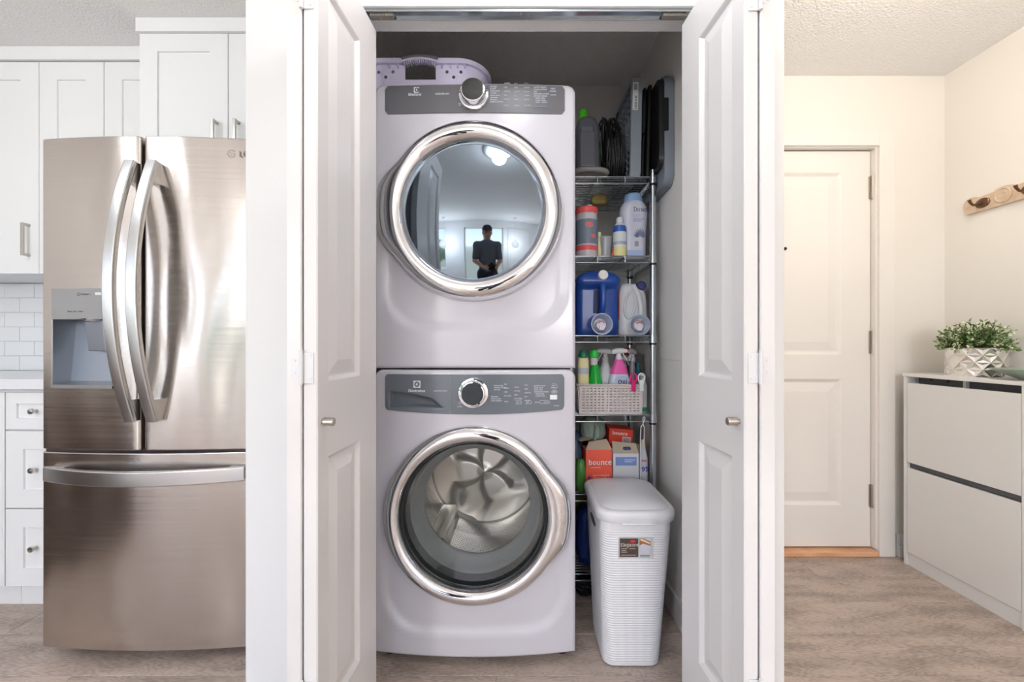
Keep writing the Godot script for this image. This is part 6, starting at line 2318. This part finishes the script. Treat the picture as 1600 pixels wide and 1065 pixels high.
	# bottom shelf
	crumpled("blue_bag", "royal blue bag standing on the lowest shelf beside the washer", Vector3(0.302, DECK[5] + 0.117, -1.815), Vector3(0.038, 0.11, 0.06), hexm("1f3f8c", 0.4), 21, false)
	crumpled("olive_bag", "olive yellow bag behind the blue bag on the lowest shelf", Vector3(0.30, DECK[5] + 0.142, -1.94), Vector3(0.05, 0.135, 0.05), hexm("6d6a32", 0.5), 25, false)
	b = MB.new()
	for k in 7:
		var pts := []
		for i in 14:
			var a := TAU * i / 14
			pts.append(Vector3(cos(a) * (0.035 + 0.004 * k) + 0.012 * sin(k * 2.0), 0.008 + 0.007 * k + 0.012 * sin(a * 2 + k) * 0.6 + 0.008, sin(a) * (0.05 - 0.003 * k)))
		b.tube(pts, 0.006, 7, true)
	single("strap_pile", b, hexm("1b1b1e", 0.6), "black straps piled on the floor under the lowest shelf", "straps", Vector3(0.295, 0, -1.80))
	b = MB.new()
	b.rbox(Vector3(0, 0.009, 0), Vector3(0.03, 0.018, 0.05), 0.004)
	single("blue_valve", b, hexm("2a5f92", 0.4), "small blue plastic block on the floor at the washer's left foot", "block", Vector3(-0.508, 0, -1.42))

func crumpled(called: String, label: String, at: Vector3, s: Vector3, m: Material, sd: int, knot: bool) -> void:
	var nz := FastNoiseLite.new()
	nz.seed = sd
	nz.frequency = 1.0
	nz.fractal_octaves = 3
	nz.fractal_type = FastNoiseLite.FRACTAL_RIDGED
	var b := MB.new()
	var rows := []
	for i in 23:
		var v := -PI / 2 + PI * i / 22.0
		var ring := PackedVector3Array()
		for j in 36:
			var a := TAU * j / 36
			var d := Vector3(cos(a) * cos(v), sin(v), sin(a) * cos(v))
			var e := Vector3(signf(d.x) * pow(absf(d.x), 0.7), signf(d.y) * pow(absf(d.y), 0.7), signf(d.z) * pow(absf(d.z), 0.7))
			var k := 1.0 + 0.16 * nz.get_noise_3dv(d * 1.6)
			var p := e * s * k
			p.y = maxf(p.y, -s.y)
			ring.append(p)
		rows.append(ring)
	b.loft(rows, true, false, false)
	if not knot:
		single(called, b, m, label, "bag", at, 0.0, "bags on the lower shelves")
		return
	var t := thing(called, label, "bag", at, 0.0, "bags on the lower shelves")
	part("bag", b, m, t)
	b = MB.new()
	b.tube([Vector3(0.0, s.y * 0.6, s.z * 0.8), Vector3(0.012, s.y * 0.3, s.z * 1.08), Vector3(0.008, -s.y * 0.3, s.z * 1.15), Vector3(-0.002, -s.y * 0.75, s.z * 1.1)], [0.008, 0.014, 0.015, 0.006], 10)
	part("handle_loop", b, m, t)

# ---------------------------------------------------------------- behind the camera: seen only as reflections
func living_room() -> void:
	var wd := mat(Color(0.30, 0.22, 0.17), 0.45)
	var t := thing("added_sideboard", "unseen dark walnut sideboard against the left wall between kitchen and window", "added_sideboard", Vector3(-3.37, 0, -0.35))  # added out of view to darken what the steel doors mirror
	var b := MB.new()
	b.span(Vector3(0.0, 0.12, -0.6), Vector3(0.42, 0.9, 0.75), 0.004)
	for z in [-0.55, 0.68]:
		for x in [0.03, 0.36]: b.span(Vector3(x, 0, z), Vector3(x + 0.04, 0.12, z + 0.04))
	part("carcass", b, wd, t)
	for i in 3:
		b = MB.new()
		b.span(Vector3(0.42, 0.15, -0.59 + i * 0.447), Vector3(0.438, 0.87, -0.155 + i * 0.447), 0.003)
		var d := part("door", b, wd, t)
		b = MB.new()
		b.rod(Vector3(0.45, 0.55, -0.20 + i * 0.447), Vector3(0.45, 0.70, -0.20 + i * 0.447), 0.006, 8)
		part("handle", b, M.nickel, d)
	b = MB.new()
	b.span(Vector3(-2.915, 0.0005, -1.25), Vector3(-2.25, 0.012, 0.3), 0.003)  # unseen mat, put in for the dark part of the drawer reflection
	single("added_mat", b, hexm("4b3d35", 0.9), "dark brown mat on the kitchen floor in front of the fridge, added out of frame to darken the reflection in its drawer", "mat")
	# trees outside the windows
	var lm := hexm("5f8a45", 0.6)
	lm.backlight_enabled = true
	lm.backlight = Color(0.3, 0.4, 0.15)
	var blade := MB.new()
	leaf_blade(blade, Vector3.ZERO, Vector3(0, 0.3, 1).normalized(), Vector3.RIGHT, 0.16, 0.1)
	var bm := blade.done()
	for q in [[-3.6, 6.2, 1.5], [-5.9, 2.0, 1.4]]:
		var tr := thing("garden_tree", ["leafy green tree outside the rear window", "leafy green tree outside the left windows"][0 if q[0] > -4 else 1], "tree", Vector3(q[0], -0.6, q[1]))
		b = MB.new()
		b.tube([Vector3(0, 0, 0), Vector3(0.05, 0.7, 0), Vector3(0, 1.5, 0.05), Vector3(0.04, 2.2, 0)], [0.09, 0.07, 0.05, 0.03], 10)
		part("trunk", b, hexm("5a4a3c", 0.9), tr)
		var mm := MultiMesh.new()
		mm.transform_format = MultiMesh.TRANSFORM_3D
		mm.mesh = bm
		mm.instance_count = 2600
		for i in 2600:
			var d := Vector3(rng.randfn(), rng.randfn(), rng.randfn()).normalized()
			var at := Vector3(0, 1.75, 0) + d * Vector3(q[2] * 0.62, 0.8, q[2] * 0.62) * pow(rng.randf(), 0.4)
			mm.set_instance_transform(i, Transform3D(Basis.from_euler(Vector3(rng.randf() * 6, rng.randf() * 6, rng.randf() * 6)), at))
		var mi := MultiMeshInstance3D.new()
		mi.name = "foliage"
		mi.multimesh = mm
		mi.material_override = lm
		mi.set_meta("kind", "stuff")
		tr.add_child(mi)

class Field:   # a distance field on a grid, filled bone by bone and meshed as surface nets
	var lo: Vector3
	var h: float
	var nx: int
	var ny: int
	var nz: int
	var f := PackedFloat32Array()
	func _init(a: Vector3, b: Vector3, cell: float) -> void:
		lo = a; h = cell
		nx = int((b.x - a.x) / h) + 2; ny = int((b.y - a.y) / h) + 2; nz = int((b.z - a.z) / h) + 2
		f.resize(nx * ny * nz)
		f.fill(1.0)
	func put(bbox_lo: Vector3, bbox_hi: Vector3, k: float, d: Callable) -> void:
		var i0 := maxi(0, int((bbox_lo.x - lo.x) / h)); var i1 := mini(nx - 1, int((bbox_hi.x - lo.x) / h) + 1)
		var j0 := maxi(0, int((bbox_lo.y - lo.y) / h)); var j1 := mini(ny - 1, int((bbox_hi.y - lo.y) / h) + 1)
		var k0 := maxi(0, int((bbox_lo.z - lo.z) / h)); var k1 := mini(nz - 1, int((bbox_hi.z - lo.z) / h) + 1)
		for z in range(k0, k1 + 1):
			for y in range(j0, j1 + 1):
				for x in range(i0, i1 + 1):
					var at := (z * ny + y) * nx + x
					var v: float = d.call(lo + Vector3(x, y, z) * h)
					var o := f[at]
					var w := maxf(k - absf(o - v), 0.0) / k
					f[at] = minf(o, v) - w * w * k * 0.25
	func bone(a: Vector3, b: Vector3, ra: float, rb: float, k := 0.03, flat := Vector3.ONE) -> void:
		var m := maxf(ra, rb) + k + 0.03
		var e := Vector3.ONE * m
		var ab := b - a
		var l2 := maxf(ab.length_squared(), 1e-9)
		put(a.min(b) - e / flat, a.max(b) + e / flat, k, func(p: Vector3) -> float:
			var t := clampf((p - a).dot(ab) / l2, 0.0, 1.0)
			return ((p - a - ab * t) * flat).length() - lerpf(ra, rb, t))
	func mesh(b: MB) -> void:
		var id := {}
		var pts := PackedVector3Array()
		for z in nz - 1:
			for y in ny - 1:
				for x in nx - 1:
					var at := (z * ny + y) * nx + x
					var c := [f[at], f[at + 1], f[at + nx], f[at + nx + 1], f[at + nx * ny], f[at + nx * ny + 1], f[at + nx * ny + nx], f[at + nx * ny + nx + 1]]
					var neg := 0
					for v in c:
						if v < 0.0: neg += 1
					if neg == 0 or neg == 8: continue
					var s := Vector3.ZERO
					var n := 0
					for e in [[0, 1], [2, 3], [4, 5], [6, 7], [0, 2], [1, 3], [4, 6], [5, 7], [0, 4], [1, 5], [2, 6], [3, 7]]:
						var a: float = c[e[0]]; var d: float = c[e[1]]
						if (a < 0.0) != (d < 0.0):
							var t := a / (a - d)
							var A := Vector3(e[0] & 1, (e[0] >> 1) & 1, e[0] >> 2); var D := Vector3(e[1] & 1, (e[1] >> 1) & 1, e[1] >> 2)
							s += A.lerp(D, t); n += 1
					id[at] = pts.size()
					pts.append(lo + (Vector3(x, y, z) + s / n) * h)
		var nrm := PackedVector3Array()
		nrm.resize(pts.size())
		var quads := []
		for at in id:
			var x: int = at % nx; var y: int = (at / nx) % ny; var z: int = at / (nx * ny)
			for q in [[1, nx, nx * ny, y > 0 and z > 0], [nx, nx * ny, 1, z > 0 and x > 0], [nx * ny, 1, nx, x > 0 and y > 0]]:
				if not q[3]: continue
				var u: float = f[at]; var v: float = f[at + q[0]]
				if (u < 0.0) == (v < 0.0): continue
				var A = id.get(at); var B = id.get(at - q[1]); var C = id.get(at - q[1] - q[2]); var D = id.get(at - q[2])
				if A == null or B == null or C == null or D == null: continue
				var g: Vector3 = (pts[C] - pts[A]).cross(pts[D] - pts[B]) * (1.0 if u < 0.0 else -1.0)
				for w in [A, B, C, D]: nrm[w] += g
				quads.append([A, B, C, D])
		for w in nrm.size(): nrm[w] = nrm[w].normalized()
		for q in quads:
			b.tri(pts[q[0]], pts[q[1]], pts[q[2]], nrm[q[0]], nrm[q[1]], nrm[q[2]])
			b.tri(pts[q[0]], pts[q[2]], pts[q[3]], nrm[q[0]], nrm[q[2]], nrm[q[3]])

func photographer() -> void:
	# stands behind the lens, facing the closet (-z), both hands on the camera at chest height
	var t := thing("person", "person in a dark cap and grey shirt holding a camera, mirrored in the dryer door", "person", Vector3(-0.06, 0, 0.40))
	var skin := mat(Color(0.72, 0.54, 0.45), 0.5)
	var shirt := hexm("5d5f66", 0.8)
	var jeans := hexm("2c303c", 0.85)
	var sh := [Vector3(-0.19, 1.42, 0.0), Vector3(0.19, 1.42, 0.0)]
	var el := [Vector3(-0.235, 1.13, -0.03), Vector3(0.235, 1.13, -0.03)]
	var wr := [Vector3(-0.055, 1.055, -0.215), Vector3(0.150, 1.075, -0.225)]
	# skin: neck, head, forearms and hands, one surface
	var F := Field.new(Vector3(-0.30, 0.98, -0.36), Vector3(0.30, 1.83, 0.17), 0.011)
	F.bone(Vector3(0, 1.40, 0.012), Vector3(0, 1.52, -0.005), 0.062, 0.055)
	F.bone(Vector3(0, 1.645, 0.012), Vector3(0, 1.665, 0.012), 0.098, 0.096, 0.03, Vector3(1.22, 0.86, 1.0))
	F.bone(Vector3(0, 1.575, -0.035), Vector3(0, 1.60, -0.03), 0.05, 0.06, 0.04)
	for i in 2:
		F.bone(el[i] + Vector3(0, 0.02, 0), wr[i], 0.043, 0.028)
	var b := MB.new()
	F.mesh(b)
	# face and ears
	var G := Field.new(Vector3(-0.10, 1.52, -0.15), Vector3(0.10, 1.68, 0.06), 0.005)
	G.bone(Vector3(0, 1.645, 0.012), Vector3(0, 1.665, 0.012), 0.099, 0.097, 0.03, Vector3(1.22, 0.86, 1.0))
	G.bone(Vector3(0, 1.575, -0.035), Vector3(0, 1.60, -0.03), 0.051, 0.061, 0.04)
	G.bone(Vector3(0, 1.655, -0.09), Vector3(0, 1.615, -0.112), 0.008, 0.013, 0.012)
	for s in [-1.0, 1.0]:
		G.bone(Vector3(s * 0.014, 1.612, -0.098), Vector3(s * 0.010, 1.612, -0.10), 0.008, 0.008, 0.01)
		G.bone(Vector3(s * 0.082, 1.66, 0.01), Vector3(s * 0.082, 1.615, 0.006), 0.014, 0.009, 0.008)
	G.bone(Vector3(-0.02, 1.588, -0.089), Vector3(0.02, 1.588, -0.089), 0.006, 0.006, 0.006); G.bone(Vector3(-0.016, 1.577, -0.086), Vector3(0.016, 1.577, -0.086), 0.007, 0.007, 0.006)
	G.mesh(b)
	# hands: palms at the sides of the camera, four fingers curled round its front edge, thumbs behind
	for i in 2:
		var s := -1.0 if i == 0 else 1.0
		var w: Vector3 = wr[i]
		var palm := Vector3(s * 0.078 + 0.06, 1.08, -0.30)
		var H := Field.new(palm - Vector3(0.09, 0.10, 0.12), palm + Vector3(0.09, 0.09, 0.14), 0.005)
		H.bone(w, w.lerp(palm, 0.5), 0.027, 0.026, 0.02)
		H.bone(w.lerp(palm, 0.5), palm + Vector3(0, 0.012, 0), 0.026, 0.026, 0.02); H.bone(w.lerp(palm, 0.6), palm + Vector3(0, -0.02, 0), 0.022, 0.022, 0.02)
		for k in 4:
			var y := palm.y + 0.026 - k * 0.0175
			var L: float = [0.9, 1.0, 0.95, 0.78][k]
			var p0 := Vector3(palm.x + s * 0.004, y, palm.z - 0.012)
			var p1 := p0 + Vector3(s * 0.006, -0.002, -0.038 * L)
			var p2 := p1 + Vector3(-s * 0.020 * L, -0.002, -0.016 * L)
			var p3 := p2 + Vector3(-s * 0.020 * L, -0.001, 0.0)
			H.bone(p0, p1, 0.0092, 0.0086, 0.005); H.bone(p1, p2, 0.0086, 0.008, 0.004); H.bone(p2, p3, 0.008, 0.007, 0.004)
		var q := Vector3(palm.x - s * 0.012, palm.y + 0.03, palm.z + 0.01)
		H.bone(Vector3(palm.x, palm.y + 0.01, palm.z + 0.02), q, 0.015, 0.011, 0.008); H.bone(q, q + Vector3(-s * 0.03, 0.012, -0.008), 0.011, 0.0085, 0.005)
		H.mesh(b)
	part("body", b, skin, t)
	# shirt
	F = Field.new(Vector3(-0.36, 0.82, -0.22), Vector3(0.36, 1.56, 0.24), 0.013)
	F.bone(Vector3(0, 1.36, 0.01), Vector3(0, 1.10, 0.0), 0.155, 0.135, 0.05, Vector3(0.92, 1, 1.32))
	F.bone(Vector3(0, 1.10, 0.0), Vector3(0, 0.90, 0.0), 0.135, 0.15, 0.05, Vector3(0.92, 1, 1.3))
	F.bone(sh[0], sh[1], 0.068, 0.068, 0.06)
	F.bone(Vector3(0, 1.43, 0.01), Vector3(0, 1.475, 0.01), 0.085, 0.066, 0.05)
	for i in 2:
		F.bone(sh[i], sh[i].lerp(el[i], 0.75), 0.066, 0.056, 0.04)
	b = MB.new()
	F.mesh(b)
	part("shirt", b, shirt, t, "grey short sleeved shirt")
	F = Field.new(Vector3(-0.26, 0.05, -0.2), Vector3(0.26, 1.0, 0.22), 0.015)
	F.bone(Vector3(-0.07, 0.91, 0.0), Vector3(0.07, 0.91, 0.0), 0.125, 0.125, 0.06)
	for s in [-1.0, 1.0]:
		F.bone(Vector3(s * 0.09, 0.86, 0.0), Vector3(s * 0.105, 0.48, -0.01), 0.10, 0.07, 0.05); F.bone(Vector3(s * 0.105, 0.48, -0.01), Vector3(s * 0.11, 0.09, 0.02), 0.07, 0.055, 0.03)
	b = MB.new()
	F.mesh(b)
	part("trousers", b, jeans, t, "dark trousers")
	for s in [-1.0, 1.0]:
		b = MB.new()
		var rows := []
		for q in [[0.001, 0.045, 0.135, 0.0], [0.02, 0.05, 0.14, 0.0], [0.05, 0.046, 0.125, 0.012], [0.075, 0.042, 0.08, 0.05], [0.10, 0.045, 0.055, 0.065]]:
			rows.append(MB.rr(q[1], q[2], 0.044, q[0], 6, s * 0.11, -0.045 + q[3]))
		b.loft(rows)
		part("shoe", b, hexm("e2e0dc", 0.6), t)
	b = MB.new()   # hair, then the cap with its peak
	var hr := []
	for q in [[1.58, 0.062, 0.06, 0.045], [1.61, 0.08, 0.075, 0.03], [1.66, 0.087, 0.092, 0.02], [1.70, 0.086, 0.10, 0.013]]:
		var ring := PackedVector3Array()
		for j in 24:
			var a := PI * 0.02 + PI * 0.96 * j / 23.0
			ring.append(Vector3(cos(a) * q[1], q[0], q[3] + sin(a) * q[2]))
		hr.append(ring)
	b.loft(hr, false, false, false, Vector3.BACK)
	part("hair", b, hexm("241c18", 0.7), t, "short dark hair")
	b = MB.new()
	hr = []
	for q in [[1.685, 0.092, 0.117], [1.71, 0.092, 0.117], [1.745, 0.084, 0.106], [1.775, 0.062, 0.08], [1.79, 0.03, 0.04], [1.793, 0.003, 0.004]]:
		hr.append(MB.rr(q[1], q[2], q[1] * 0.98, q[0], 8, 0, 0.012))
	b.loft(hr, true, false, true)
	hr = []
	for q in [[-0.075, 0.082, 1.694], [-0.125, 0.072, 1.69], [-0.165, 0.05, 1.683], [-0.18, 0.02, 1.68]]:
		var ring := PackedVector3Array()
		for j in 9:
			var k := -1.0 + j / 4.0
			ring.append(Vector3(k * q[1], q[2] - 0.012 * k * k, q[0]))
		hr.append(ring)
	b.loft(hr, false, false, false, Vector3.UP)
	part("cap", b, hexm("1d1e22", 0.7), t, "dark baseball cap")
	# the camera in the hands, its lens ending just behind the point of view
	var c := thing("camera_body", "black camera with a short wide lens held by the person", "camera", Vector3(0, 1.08, 0.0))
	b = MB.new()
	b.rbox(Vector3(0, 0, 0.10), Vector3(0.135, 0.09, 0.05), 0.012, 2); b.rbox(Vector3(0, 0.055, 0.10), Vector3(0.05, 0.035, 0.05), 0.008, 2); b.rbox(Vector3(0.055, 0, 0.075), Vector3(0.03, 0.085, 0.03), 0.01, 2)
	part("housing", b, M.black, c)
	b = MB.new()
	b.x.basis = out_z()
	b.lathe([Vector2(0.034, 0.08), Vector2(0.036, 0.06), Vector2(0.038, 0.02), Vector2(0.038, 0.012), Vector2(0.033, 0.012), Vector2(0.028, 0.022), Vector2(0.001, 0.024)], 32)
	part("lens", b, M.black, c)
